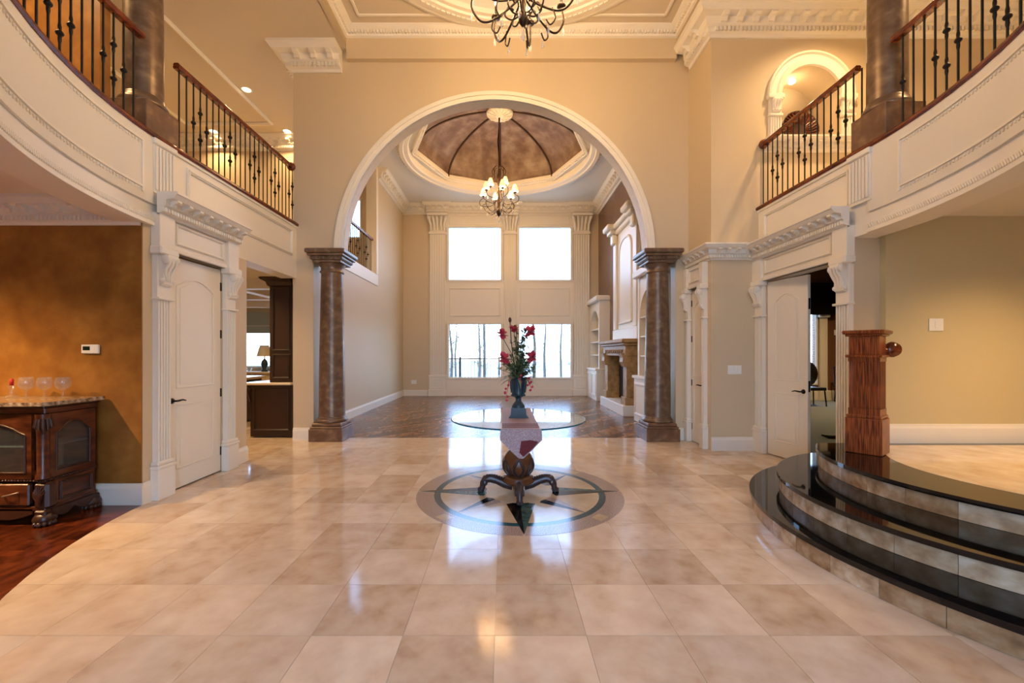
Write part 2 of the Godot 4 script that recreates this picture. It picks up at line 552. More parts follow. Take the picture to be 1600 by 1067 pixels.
# pilaster + entablature round a doorway; local x along wall, z outward, centred on the opening
func surround(root: Node3D, W: float, top: float, pw: float, m: Material, with_cornice := true, ctop := 2.98):
	for s in [-1.0, 1.0]:
		var x0: float = s * W / 2 if s > 0 else -W / 2 - pw
		var b := MB.new()
		b.box(Vector3(x0 - 0.01, 0, 0), Vector3(x0 + pw + 0.01, 0.3, 0.085), 0.006)
		b.box(Vector3(x0 - 0.015, 0.3, 0), Vector3(x0 + pw + 0.015, 0.33, 0.095), 0.01)
		b.box(Vector3(x0 - 0.005, 0.33, 0), Vector3(x0 + pw + 0.005, 0.37, 0.08), 0.01)
		fluted(b, x0 + 0.02, x0 + pw - 0.02, 0.37, top - 0.5, 0.06, 0.014, 4)
		b.box(Vector3(x0 - 0.005, top - 0.5, 0), Vector3(x0 + pw + 0.005, top - 0.475, 0.085), 0.008)
		b.box(Vector3(x0 + 0.01, top - 0.475, 0), Vector3(x0 + pw - 0.01, top - 0.06, 0.055), 0.004)
		b.box(Vector3(x0 - 0.02, top - 0.06, 0), Vector3(x0 + pw + 0.02, top + 0.02, 0.12), 0.012)
		b.box(Vector3(x0, top + 0.02, 0), Vector3(x0 + pw, ctop - 0.2, 0.09), 0.004)
		var p := part(root, "pilaster", b.done(), m)
		part(p, "console", console_mesh(pw * 0.8, 0.3, 0.1), m, Vector3(x0 + pw / 2, top - 0.06, 0.045))
	var hb := MB.new()
	hb.box(Vector3(-W / 2, top, 0), Vector3(W / 2, ctop - 0.2, 0.05))
	hb.box(Vector3(-W / 2, top, 0), Vector3(W / 2, top + 0.05, 0.075), 0.008)
	var fr := part(root, "frieze", hb.done(), m)
	part(fr, "panel_moulding", frame_mesh(W - 0.08, ctop - 0.2 - top - 0.12, 0.03, 0.012), m, Vector3(0, (top + 0.05 + ctop - 0.2) / 2, 0.05))
	if with_cornice:
		var L := W / 2 + pw
		cornice(root, "cornice", Vector3(-L, ctop, 0.06), Vector3(L, ctop, 0.06), Vector3(0, 0, 1), 0.22, 0.2, m, true, 0.0, 0.0)

# two-panel arched door leaf, local x from 0 (hinge) to w, z outward face at +t/2
func leaf(root: Node3D, w: float, h: float, m: Material, handle_side: float, hinges: bool, hinge_x: float):
	var t := 0.045
	part(root, "leaf", bx(Vector3(0, 0.012, -t / 2), Vector3(w, h, t / 2), 0.003), m)
	for face in [1.0, -1.0]:
		for k in 2:
			var y0 := 0.22 if k == 0 else 1.06
			var y1 := 0.88 if k == 0 else h - 0.2
			var x0 := 0.13
			var x1 := w - 0.13
			if w < 0.5:
				x0 = 0.08; x1 = w - 0.08
			var poly := PackedVector2Array([Vector2(x0, y0), Vector2(x1, y0), Vector2(x1, y1)])
			if k == 1:
				poly[2].y = y1 - 0.1
				for i in range(1, 12):
					var u := i / 12.0
					poly.append(Vector2(lerp(x1, x0, u), y1 - 0.1 + 0.1 * sin(PI * u)))
				poly.append(Vector2(x0, y1 - 0.1))
			else:
				poly.append(Vector2(x0, y1))
			var inner := Geometry2D.offset_polygon(poly, -0.04)
			var b := MB.new()
			var rim := Geometry2D.offset_polygon(poly, -0.014)
			# raised bead round a sunk field
			var xf := Transform3D(Basis.IDENTITY if face > 0 else Basis(Vector3(1, 0, 0), Vector3(0, 1, 0), Vector3(0, 0, -1)), Vector3.ZERO)
			for i in poly.size():
				var a := poly[i]
				var c := poly[(i + 1) % poly.size()]
				var dv := (c - a)
				var ln := dv.length()
				b.box(Vector3(-0.004, -0.008, t / 2 - 0.002), Vector3(ln + 0.004, 0.008, t / 2 + 0.009), 0.004, xf * Transform3D(Basis(Vector3(dv.x / ln, dv.y / ln, 0), Vector3(-dv.y / ln, dv.x / ln, 0), Vector3(0, 0, 1)), Vector3(a.x, a.y, 0)))
			if inner.size() > 0:
				b.prism(inner[0], t / 2 - 0.002, t / 2 + 0.007, xf)
			part(root, "upper_panel" if k == 1 else "lower_panel", b.done(), m)
	for face in [1.0, -1.0]:
		var hb := MB.new()
		var hx := handle_side
		var z0: float = face * t / 2
		hb.lathe([Vector2(0.0, 0.012), Vector2(0.026, 0.01), Vector2(0.03, 0.0)], Transform3D(Basis(Vector3(1, 0, 0), Vector3(0, 0, face), Vector3(0, -1, 0)), Vector3(hx, 0.93, z0)), 14)
		var sg := -1.0 if hx > w / 2 else 1.0
		hb.tube([Vector3(hx, 0.93, z0), Vector3(hx, 0.93, z0 + face * 0.05), Vector3(hx + sg * 0.02, 0.932, z0 + face * 0.058), Vector3(hx + sg * 0.07, 0.936, z0 + face * 0.056), Vector3(hx + sg * 0.115, 0.925, z0 + face * 0.056)], [0.011, 0.01, 0.011, 0.009, 0.006], 8)
		part(root, "lever_handle", hb.done(), M.iron).set_meta("label", "black lever handle")
	if hinges:
		for y in [0.25, 0.95, 1.65, h - 0.2]:
			part(root, "hinge", bx(Vector3(hinge_x - 0.012, y - 0.05, t / 2 - 0.01), Vector3(hinge_x + 0.012, y + 0.05, t / 2 + 0.008), 0.002), M.iron)

func side_path(side: float, off: float, z_far: float, z_near_straight: float, a_end: float, n := 28) -> Array:
	# along the balcony edge: straight from z_far to the circle, then round it to angle a_end; outward = towards the room
	var p := []
	var R := RR - off
	if z_far < CZ:
		p.append([Vector3(CX + side * R, 0, z_far), Vector3(-side, 0, 0)])
		if z_near_straight < CZ:
			p.append([Vector3(CX + side * R, 0, z_near_straight), Vector3(-side, 0, 0)])
			return p
		p.append([Vector3(CX + side * R, 0, CZ), Vector3(-side, 0, 0)])
	for i in range(0 if p.is_empty() else 1, n + 1):
		var a := a_end * i / n
		p.append([Vector3(CX + side * R * cos(a), 0, CZ + R * sin(a)), Vector3(-side * cos(a), 0, -sin(a))])
	return p

func arc_path(side: float, off: float, a0: float, a1: float, n := 24) -> Array:
	var p := []
	var R := RR - off
	for i in n + 1:
		var a := lerpf(a0, a1, float(i) / n)
		p.append([Vector3(CX + side * R * cos(a), 0, CZ + R * sin(a)), Vector3(-side * cos(a), 0, -sin(a))])
	return p

func pr(u0: float, v0: float, u1: float, v1: float) -> PackedVector2Array:
	return PackedVector2Array([Vector2(u0, v0), Vector2(u1, v0), Vector2(u1, v1), Vector2(u0, v1)])

# recessed can light in a ceiling at y
func downlight(at: Vector3, energy: float, label: String):
	var t := thing("recessed_light", label, "downlight", at, 0.0, "recessed ceiling lights")
	var b := MB.new()
	b.lathe([Vector2(0.075, -0.004), Vector2(0.1, -0.008), Vector2(0.105, 0.0)], Transform3D.IDENTITY, 20)
	part(t, "trim_ring", b.done(), M.trim)
	var g := MB.new()
	g.lathe([Vector2(0.0, -0.004), Vector2(0.074, -0.003)], Transform3D.IDENTITY, 20)
	part(t, "lamp_face", g.done(), M.lamp)
	var l := SpotLight3D.new()
	l.name = "spot"
	l.light_color = Color(1.0, 0.82, 0.58)
	l.light_energy = energy
	l.spot_range = 12.0
	l.spot_angle = 68.0
	l.spot_attenuation = 2.0
	l.light_size = 0.07
	l.shadow_enabled = true
	t.add_child(l)
	l.position = Vector3(0, -0.03, 0)
	l.rotation.x = -PI / 2

func omni(parent: Node, at: Vector3, energy: float, col: Color, size := 0.04):
	var l := OmniLight3D.new()
	l.name = "bulb_light"
	l.light_color = col
	l.light_energy = energy
	l.omni_range = 25.0
	l.omni_attenuation = 2.0
	l.light_size = size
	l.shadow_enabled = true
	parent.add_child(l, true)
	l.position = at

func _ready():
	# --- camera: level, shifted lens, 1600x1067 frame
	var cam := Camera3D.new()
	cam.name = "camera"
	cam.projection = Camera3D.PROJECTION_FRUSTUM
	cam.near = 0.05
	cam.far = 200.0
	cam.size = 0.05 * 1067.0 / F
	cam.frustum_offset = Vector2(13.0, 18.5) / F * 0.05
	cam.position = Vector3(0, H, 0)
	add_child(cam)
	cam.current = true
	# --- sky and exposure
	var we := WorldEnvironment.new()
	we.name = "world"
	var env := Environment.new()
	env.background_mode = Environment.BG_SKY
	var sky := Sky.new()
	var sm := ProceduralSkyMaterial.new()
	sm.sky_top_color = Color(0.6, 0.77, 1.0)
	sm.sky_horizon_color = Color(0.74, 0.87, 1.0)
	sm.ground_horizon_color = Color(0.8, 0.82, 0.82)
	sm.ground_bottom_color = Color(0.6, 0.6, 0.58)
	sm.sky_energy_multiplier = 1.0
	sm.sun_angle_max = 1.0
	sky.sky_material = sm
	env.sky = sky
	env.background_energy_multiplier = 12.0
	env.tonemap_mode = Environment.TONE_MAPPER_LINEAR
	env.tonemap_exposure = 1.0
	env.sdfgi_enabled = true
	env.ssao_enabled = true
	env.ssil_enabled = true
	we.environment = env
	add_child(we)
	make_materials()
	build_shell()
	build_floor()
	build_balconies()
	build_doors()
	build_ceilings()
	build_great_room()
	build_steps()
	build_table()
	build_cabinet()
	build_kitchen()
	build_study()
	build_niche_and_details()
	build_chandeliers()
	build_outside()

# ---------- shell ----------
func wall_box(called: String, lo: Vector3, hi: Vector3, m: Material):
	return structure(called, bx(lo, hi), m)

func build_shell():
	# base slab under the whole house
	var base := MB.new()
	base.slab(rect(-8.2, -13.95, 11.2, 2.0), -0.25, -0.003)
	structure("floor_base", base, M.grout)
	# arch wall
	var p := PackedVector2Array([Vector2(-3.45, 0), Vector2(-3.12, 0), Vector2(-3.12, 3.08), Vector2(-2.63, 3.08)])
	var n := 40
	for i in range(1, n):
		var a := PI - PI * i / n
		p.append(Vector2(-0.15 + 2.48 * cos(a), 3.08 + 2.48 * sin(a)))
	p.append_array(PackedVector2Array([Vector2(2.33, 3.08), Vector2(2.82, 3.08), Vector2(2.82, 0), Vector2(3.18, 0), Vector2(3.18, 6.62), Vector2(-3.45, 6.62)]))
	var b := MB.new()
	b.prism(p, -6.97, -6.77)
	structure("wall_archway", b, M.wall)
	# arch moulding
	var ar := MB.new()
	for ring in [[2.48, 2.61, 0.03], [2.555, 2.615, 0.055], [2.48, 2.51, 0.045]]:
		ar.lathe([Vector2(ring[0], 0), Vector2(ring[0], ring[2]), Vector2(ring[1], ring[2]), Vector2(ring[1], 0)], Transform3D(Basis(Vector3(1, 0, 0), Vector3(0, 0, 1), Vector3(0, -1, 0)), Vector3(-0.15, 3.08, -6.77)), 56, false, PI, TAU)
	structure("trim_arch", ar, M.trim)
	# thin line moulding right and left of the capitals at their top height
	# left wall (below the balcony) with closet door hole and kitchen opening
	wall_box("wall_left", Vector3(-3.55, 0, -4.16), Vector3(-3.4, 2.65, -3.89), M.wall)
	wall_box("wall_left", Vector3(-3.55, 2.44, -4.98), Vector3(-3.4, 2.65, -4.16), M.wall)
	wall_box("wall_left", Vector3(-3.55, 0, -5.46), Vector3(-3.4, 2.65, -4.98), M.wall)
	wall_box("wall_closet_back", Vector3(-4.4, 0, -5.46), Vector3(-4.3, 2.86, -3.95), M.wall)
	wall_box("wall_kitchen_near", Vector3(-8.0, 0, -5.46), Vector3(-3.55, 2.86, -5.31), M.wall)
	wall_box("wall_dining", Vector3(-8.0, 0, -4.0), Vector3(-3.405, 2.86, -3.88), M.brown_wall)
	# stair wall on the right, with a short return
	wall_box("wall_stair", Vector3(4.01, 0.484, -4.48), Vector3(11.0, 2.86, -4.33), M.wall_stair)
	wall_box("wall_stair_return", Vector3(3.72, 0.484, -4.5), Vector3(4.01, 2.86, -4.4), M.wall)
	wall_box("wall_study_door", Vector3(3.72, 0, -4.57), Vector3(3.87, 2.65, -4.5), M.wall)
	wall_box("wall_study_door", Vector3(3.72, 2.44, -5.84), Vector3(3.87, 2.65, -4.57), M.wall)
	wall_box("wall_study_door", Vector3(3.72, 0, -6.18), Vector3(3.87, 2.65, -5.84), M.wall)
	# short walls right of the arch
	wall_box("wall_switch", Vector3(3.18, 0, -6.18), Vector3(3.72, 2.86, -6.03), M.wall)
	wall_box("wall_closet", Vector3(3.03, 0, -6.22), Vector3(3.18, 6.6, -6.03), M.wall)
	wall_box("wall_closet", Vector3(3.03, 2.44, -6.66), Vector3(3.18, 6.6, -6.22), M.wall)
	wall_box("wall_closet", Vector3(3.03, 0, -6.77), Vector3(3.18, 6.6, -6.66), M.wall)
	wall_box("wall_closet_inside", Vector3(3.5, 0, -6.77), Vector3(3.6, 2.95, -6.18), M.wall)
	# upper niche wall with arched hole
	var q := PackedVector2Array([Vector2(3.18, 2.86), Vector2(8.0, 2.86), Vector2(8.0, 6.6), Vector2(4.48, 6.6), Vector2(4.48, 5.62)])
	for i in range(1, 13):
		var a := PI / 2 - (PI / 2) * i / 12
		q.append(Vector2(4.48 + 0.435 * cos(a), 5.185 + 0.435 * sin(a)))
	q.append_array(PackedVector2Array([Vector2(4.915, 4.55), Vector2(4.045, 4.55)]))
	for i in range(0, 12):
		var a := PI - (PI / 2) * i / 12
		q.append(Vector2(4.48 + 0.435 * cos(a), 5.185 + 0.435 * sin(a)))
	q.append_array(PackedVector2Array([Vector2(4.479, 5.62), Vector2(4.479, 6.6), Vector2(3.18, 6.6)]))
	var nb := MB.new()
	nb.prism(q, -6.18, -6.03)
	structure("wall_niche", nb, M.wall)
	var nk := MB.new()
	nk.box(Vector3(4.0, 4.45, -6.6), Vector3(4.96, 5.7, -6.55))
	nk.box(Vector3(4.0, 4.45, -6.55), Vector3(4.045, 5.7, -6.18))
	nk.box(Vector3(4.915, 4.45, -6.55), Vector3(4.96, 5.7, -6.18))
	nk.box(Vector3(4.0, 4.45, -6.55), Vector3(4.96, 4.55, -6.18))
	nk.lathe([Vector2(0.435, -6.55), Vector2(0.435, -6.18)], Transform3D(Basis(Vector3(1, 0, 0), Vector3(0, 0, 1), Vector3(0, -1, 0)), Vector3(4.48, 5.185, 0)), 24, false, PI, TAU)
	structure("wall_niche_recess", nk, M.wall)
	# outer shell
	wall_box("wall_outer_left", Vector3(-8.15, 0, -12.2), Vector3(-8.0, 6.6, 1.8), M.brown_wall)
	wall_box("wall_outer_right", Vector3(8.0, 2.86, -6.18), Vector3(8.15, 6.6, 1.8), M.wall)
	wall_box("wall_stair_side", Vector3(8.0, 0, -4.4), Vector3(8.15, 2.86, 1.8), M.wall_stair)
	# entrance wall behind the camera with tall glazed doors and a window above
	var fw := MB.new()
	fw.box(Vector3(-8.15, 0, 1.8), Vector3(-1.4, 6.6, 1.95))
	fw.box(Vector3(1.7, 0, 1.8), Vector3(8.15, 6.6, 1.95))
	fw.box(Vector3(-1.4, 2.75, 1.8), Vector3(1.7, 3.3, 1.95))
	fw.box(Vector3(-1.4, 5.7, 1.8), Vector3(1.7, 6.6, 1.95))
	structure("wall_entrance", fw, M.wall)
	var en := structure_node("window_entrance")
	var eb := MB.new()
	for x in [-1.4, -0.68, 0.12, 0.92, 1.62]:
		eb.box(Vector3(x, 0, 1.84), Vector3(x + 0.08, 2.75, 1.92))
		eb.box(Vector3(x, 3.3, 1.84), Vector3(x + 0.08, 5.7, 1.92))
	for y in [0.0, 2.67, 3.3, 4.46, 5.62]:
		eb.box(Vector3(-1.4, y, 1.845), Vector3(1.7, y + 0.08, 1.915))
	part(en, "window_frame", eb.done(), M.trim)
	part(en, "pane", bx(Vector3(-1.4, 0, 1.875), Vector3(1.7, 2.75, 1.885)), M.glass)
	part(en, "pane", bx(Vector3(-1.4, 3.3, 1.875), Vector3(1.7, 5.7, 1.885)), M.glass)
	# upper left passage
	wall_box("wall_upper_hall", Vector3(-8.0, 3.5, -4.62), Vector3(-4.4, 6.37, -4.5), M.brown_wall)
	wall_box("wall_passage_end", Vector3(-8.0, 3.5, -9.65), Vector3(-4.6, 6.6, -9.5), M.wall)
	wall_box("wall_passage_side", Vector3(-4.75, 3.5, -11.2), Vector3(-4.6, 6.6, -9.65), M.wall)
	var ge := MB.new()
	ge.box(Vector3(-4.75, 3.5, -11.35), Vector3(-4.22, 6.6, -11.2))
	ge.box(Vector3(-3.88, 3.5, -11.35), Vector3(-3.36, 6.6, -11.2))
	ge.box(Vector3(-4.22, 3.5, -11.35), Vector3(-3.88, 4.55, -11.2))
	ge.box(Vector3(-4.22, 5.6, -11.35), Vector3(-3.88, 6.6, -11.2))
	structure("wall_gallery_end", ge, M.wall)
	var gw := structure_node("window_gallery")
	part(gw, "pane", bx(Vector3(-4.22, 4.55, -11.29), Vector3(-3.88, 5.6, -11.28)), M.glass)
	part(gw, "window_frame", frame_mesh(0.4, 1.1, 0.05, 0.02), M.trim, Vector3(-4.05, 5.075, -11.2))
	# upper floors: left and right slabs with the round edge cut out
	var cut := circle(CX, CZ, RR - 0.02, 96)
	var lo := MB.new()
	for poly in Geometry2D.clip_polygons(PackedVector2Array([Vector2(-8.0, -12.2), Vector2(-3.42, -12.2), Vector2(-3.42, -4.2), Vector2(-0.6, -4.2), Vector2(-0.6, 1.8), Vector2(-8.0, 1.8)]), cut):
		lo.slab(poly, 2.86, 3.5)
	structure("floor_upper_left", lo, M.ceiling_white)
	var ro := MB.new()
	for poly in Geometry2D.clip_polygons(PackedVector2Array([Vector2(3.74, -6.1), Vector2(8.0, -6.1), Vector2(8.0, 1.8), Vector2(0.9, 1.8), Vector2(0.9, -4.2), Vector2(3.74, -4.2)]), cut):
		ro.slab(poly, 2.86, 3.5)
	structure("floor_upper_right", ro, M.ceiling_white)
	# baseboards
	var bb := MB.new()
	base_run(bb, Vector3(-8.0, 0, -3.88), Vector3(-3.38, 0, -3.88), Vector3(0, 0, 1))
	base_run(bb, Vector3(-3.4, 0, -3.98), Vector3(-3.4, 0, -3.86), Vector3(1, 0, 0))
	base_run(bb, Vector3(-3.4, 0, -5.46), Vector3(-3.4, 0, -5.2), Vector3(1, 0, 0))
	structure("baseboard_dining", bb, M.trim)
	var b2 := MB.new()
	base_run(b2, Vector3(-3.45, 0, -6.77), Vector3(-3.12, 0, -6.77), Vector3(0, 0, 1))
	base_run(b2, Vector3(2.82, 0, -6.77), Vector3(3.03, 0, -6.77), Vector3(0, 0, 1))
	structure("baseboard_arch", b2, M.trim)
	var b3 := MB.new()
	base_run(b3, Vector3(3.03, 0, -6.03), Vector3(3.72, 0, -6.03), Vector3(0, 0, 1))
	structure("baseboard_switch", b3, M.trim)
	var b4 := MB.new()
	base_run(b4, Vector3(4.01, 0.48, -4.33), Vector3(8.0, 0.48, -4.33), Vector3(0, 0, 1))
	base_run(b4, Vector3(3.74, 0.48, -4.4), Vector3(4.01, 0.48, -4.4), Vector3(0, 0, 1))
	structure("baseboard_stair", b4, M.trim)
	var b5 := MB.new()
	base_run(b5, Vector3(-3.36, 0, -7.1), Vector3(-3.36, 0, -13.8), Vector3(1, 0, 0), 0.2)
	structure("baseboard_great_left", b5, M.trim)
	var b6 := MB.new()
	base_run(b6, Vector3(-3.36, 0, -13.8), Vector3(-2.55, 0, -13.8), Vector3(0, 0, 1))
	base_run(b6, Vector3(2.9, 0, -13.8), Vector3(3.17, 0, -13.8), Vector3(0, 0, 1))
	structure("baseboard_great_far", b6, M.trim)

func base_run(b: MB, p0: Vector3, p1: Vector3, out: Vector3, h := 0.2):
	b.sweep(PackedVector2Array([Vector2(0, 0), Vector2(0.022, 0), Vector2(0.022, h - 0.045), Vector2(0.014, h - 0.02), Vector2(0.012, h), Vector2(0, h)]), [[p0, out], [p1, out]])

# ---------- floors ----------
func build_floor():
	var fl := structure_node("floor")
	var T := 0.4585
	var rng := RandomNumberGenerator.new()
	rng.seed = 7
	var cut := circle(CX, CZ, RR + 0.02, 128)
	var inside := PackedVector2Array([Vector2(-3.4, -6.96), Vector2(3.72, -6.96), Vector2(3.72, -4.2)])
	# the stone area: inside the circle in front, the straight room behind
	for i in range(0, 49):
		var a := PI * i / 48.0
		inside.append(Vector2(CX + (RR + 0.0) * cos(a), CZ + (RR + 0.0) * sin(a)))
	inside.append(Vector2(-3.4, -4.2))
	var g := 0.0012
	for r in range(-6, 10):
		var z0 := -(2.077 + T * r)          # near edge
		var z1 := -(2.077 + T * (r + 1))
		if r == 9:
			break
		for k in range(-8, 9):
			var x0 := -0.045 + 0.4615 * k
			var cell := rect(x0 + g, z1 + g, x0 + 0.4615 - g, z0 - g)
			for poly in Geometry2D.intersect_polygons(cell, inside):
				tile(fl, poly, rng.randi_range(0, 5))
	# border course before the hardwood
	var xs := -3.4
	while xs < 3.72:
		var w := 0.62
		for poly in Geometry2D.intersect_polygons(rect(xs + g, -6.94 + g, xs + w - g, -6.2035 - g), inside):
			tile(fl, poly, rng.randi_range(0, 4))
		xs += w
	# strip at the stair side and passages in stone
	for k in 6:
		tile(fl, rect(3.72 + g, -6.2 + k * 0.31 + g, 3.87 - g, -6.2 + (k + 1) * 0.31 - g), k % 5)
	# kitchen floor tiles
	for i in 10:
		for j in 3:
			tile(fl, rect(-3.4 - (j + 1) * 0.46 + g, -5.46 - (i + 1) * 0.46 + g, -3.4 - j * 0.46 - g, -5.46 - i * 0.46 - g), (i * 3 + j) % 5)
	# dining hardwood, boards along x
	var df := structure_node("floor_dining")
	var z := 1.7
	var row := 0
	while z > -3.88:
		var w := 0.085
		var x := -8.0 + rng.randf() * 0.8
		var start := -8.0
		while start < -0.6:
			var en: float = min(start + 0.9 + rng.randf() * 0.8, -0.6)
			if z < -1.2 or start < -3.0:
				for poly in Geometry2D.clip_polygons(rect(start + 0.001, z - w + 0.0008, en - 0.001, z - 0.0008), inside):
					if z < -1.4 and en > -5.6:
						var b := MB.new()
						b.slab(poly, -0.02, 0.0)
						part(df, "plank", b.done(), M["dplank%d" % rng.randi_range(0, 4)])
			start = en
		z -= w
		row += 1
	var dr := MB.new()
	for poly in Geometry2D.clip_polygons(rect(-8.0, -1.4, -0.6, 1.8), inside):
		dr.slab(poly, -0.02, -0.001)
	for poly in Geometry2D.clip_polygons(rect(-8.0, -3.88, -5.6, -1.4), inside):
		dr.slab(poly, -0.02, -0.001)
	part(df, "far_boards", dr.done(), M.dplank1)
	# stair-side floor in front right, stone
	var rs := MB.new()
	for poly in Geometry2D.clip_polygons(rect(0.9, -4.33, 8.0, 1.8), inside):
		rs.slab(poly, -0.02, 0.0)
	part(fl, "stone_apron", rs.done(), M.tile1)
	# great-room hardwood laid on the diagonal
	var gf := structure_node("floor_great_room")
	var mbs := []
	for i in 5:
		mbs.append(MB.new())
	var room := rect(-3.36, -13.8, 3.17, -6.94)
	var dirv := Vector2(1, -1).normalized()
	var nrm := Vector2(1, 1).normalized()
	var w2 := 0.09
	var tcount := int(10.5 / w2)
	for i in range(-tcount, tcount):
		var s0 := i * w2
		var along := -9.0 + rng.randf() * 1.2
		while along < 9.0:
			var l := 0.6 + rng.randf() * 1.0
			var c := Vector2(0, -10.4)
			var q := PackedVector2Array([c + nrm * s0 + dirv * along, c + nrm * s0 + dirv * (along + l - 0.002), c + nrm * (s0 + w2 - 0.002) + dirv * (along + l - 0.002), c + nrm * (s0 + w2 - 0.002) + dirv * along])
			along += l
			for poly in Geometry2D.intersect_polygons(q, room):
				mbs[rng.randi_range(0, 4)].slab(poly, -0.02, 0.0)
	for i in 5:
		part(gf, "hardwood_boards", mbs[i].done(), M["plank%d" % i]).set_meta("kind", "stuff")
	build_medallion()

func tile(parent: Node, poly: PackedVector2Array, v: int):
	var b := MB.new()
	b.slab(poly, -0.02, 0.0)
	part(parent, "tile", b.done(), M["tile%d" % v])

func build_medallion():
	var t := thing("floor_medallion", "round inlaid stone compass star set into the travertine floor under the table", "medallion", Vector3(CX, 0, -4.25))
	var y0 := -0.004
	var y1 := 0.0012
	var ring := func(r0: float, r1: float, a0: float, a1: float) -> ArrayMesh:
		var p := PackedVector2Array()
		var n := int(ceil((a1 - a0) / 0.1))
		for i in n + 1:
			var a := lerpf(a0, a1, float(i) / n)
			p.append(Vector2(r1 * cos(a), r1 * sin(a)))
		for i in n + 1:
			var a := lerpf(a1, a0, float(i) / n)
			p.append(Vector2(r0 * cos(a), r0 * sin(a)))
		var b := MB.new()
		b.slab(p, y0, y1)
		return b.done()
	var field := MB.new()
	field.slab(circle(0, 0, 0.80, 64), y0, y1 - 0.0004)
	part(t, "pale_field", field.done(), M.stone_pale)
	for q in 4:
		var a := q * PI / 2
		part(t, "outer_band", ring.call(0.865, 1.04, a + 0.008, a + PI / 2 - 0.008), M.speckle)
		part(t, "dark_band", ring.call(0.80, 0.865, a, a + PI / 2), M.teal)
		# pale square at the diagonal
		var sq := MB.new()
		sq.box(Vector3(-0.05, y0, -0.06), Vector3(0.05, y1 + 0.0006, 0.06), 0.0, Transform3D(Basis(Vector3.UP, -(a + PI / 4)), Vector3(0.955 * cos(a + PI / 4), 0, 0.955 * sin(a + PI / 4))))
		part(t, "corner_inset", sq.done(), M.stone_pale)
	for q in 8:
		var a := q * PI / 4
		var main := q % 2 == 0
		var tip := 1.02 if main else 0.82
		var hw := 0.135 if main else 0.10
		for s in [-1.0, 1.0]:
			var d := Vector2(cos(a), sin(a))
			var nn: Vector2 = Vector2(-d.y, d.x) * s
			var b := MB.new()
			b.slab(PackedVector2Array([d * 0.30, d * tip, d * 0.36 + nn * hw]), y0, y1 + (0.0004 if main else 0.0002))
			var dark: bool = (s > 0) == (q < 4)
			part(t, "star_point", b.done(), M.star_dark if (s > 0) else (M.teal_light if main else M.speckle))
	var ib := MB.new()
	ib.slab(circle(0, 0, 0.34, 40), y0, y1 + 0.0008)
	part(t, "centre_disc", ib.done(), M.stone_pale)

# ---------- balconies ----------
func baluster_meshes() -> Array:
	var out := []
	for kind in 3:
		var b := MB.new()
		b.tube([Vector3(0, 0, 0), Vector3(0, 0.88, 0)], 0.0085, 6, false)
		var ks := [] if kind == 0 else ([0.44] if kind == 1 else [0.30, 0.60])
		for y in ks:
			b.lathe([Vector2(0.009, y - 0.075), Vector2(0.0125, y - 0.05), Vector2(0.011, y - 0.022), Vector2(0.022, y - 0.012), Vector2(0.026, y), Vector2(0.022, y + 0.012), Vector2(0.011, y + 0.022), Vector2(0.0125, y + 0.05), Vector2(0.009, y + 0.075)], Transform3D.IDENTITY, 8)
		b.lathe([Vector2(0.016, 0), Vector2(0.016, 0.015), Vector2(0.009, 0.025)], Transform3D.IDENTITY, 8)
		out.append(b.done())
	return out

const RAIL := [Vector2(-0.03, 0), Vector2(0.03, 0), Vector2(0.036, 0.018), Vector2(0.03, 0.03), Vector2(0.033, 0.045), Vector2(0.02, 0.06), Vector2(-0.02, 0.06), Vector2(-0.033, 0.045), Vector2(-0.03, 0.03), Vector2(-0.036, 0.018)]

func railing(label: String, path: Array, y: float, bal: Array, at: Array, pattern_from: int, cap_at = null):
	# path: list of [pos, out]; at: list of positions for balusters
	var c: Vector3 = path[0][0]
	var t := thing("balcony_railing", label, "railing", Vector3(c.x, y, c.z))
	var off := -t.position
	off.y = 0
	var loc := []
	for p in path:
		loc.append([p[0] + off, p[1]])
	var b := MB.new()
	var pr2 := PackedVector2Array()
	for q in RAIL:
		pr2.append(q + Vector2(0, 0.88))
	b.sweep(pr2, loc)
	if cap_at != null:
		b.lathe([Vector2(0.0, -0.03), Vector2(0.06, -0.028), Vector2(0.068, 0.0), Vector2(0.06, 0.028), Vector2(0.0, 0.03)], Transform3D(Basis(Vector3(1, 0, 0), Vector3(0, 0, 1), Vector3(0, -1, 0)), cap_at + off + Vector3(0, 0.91, 0)), 18)
	part(t, "handrail", b.done(), M.cherry)
	var i := pattern_from
	for p in at:
		var kind: int = [1, 2, 1, 0, 0][i % 5]
		part(t, "baluster", bal[kind], M.iron, p + off)
		i += 1

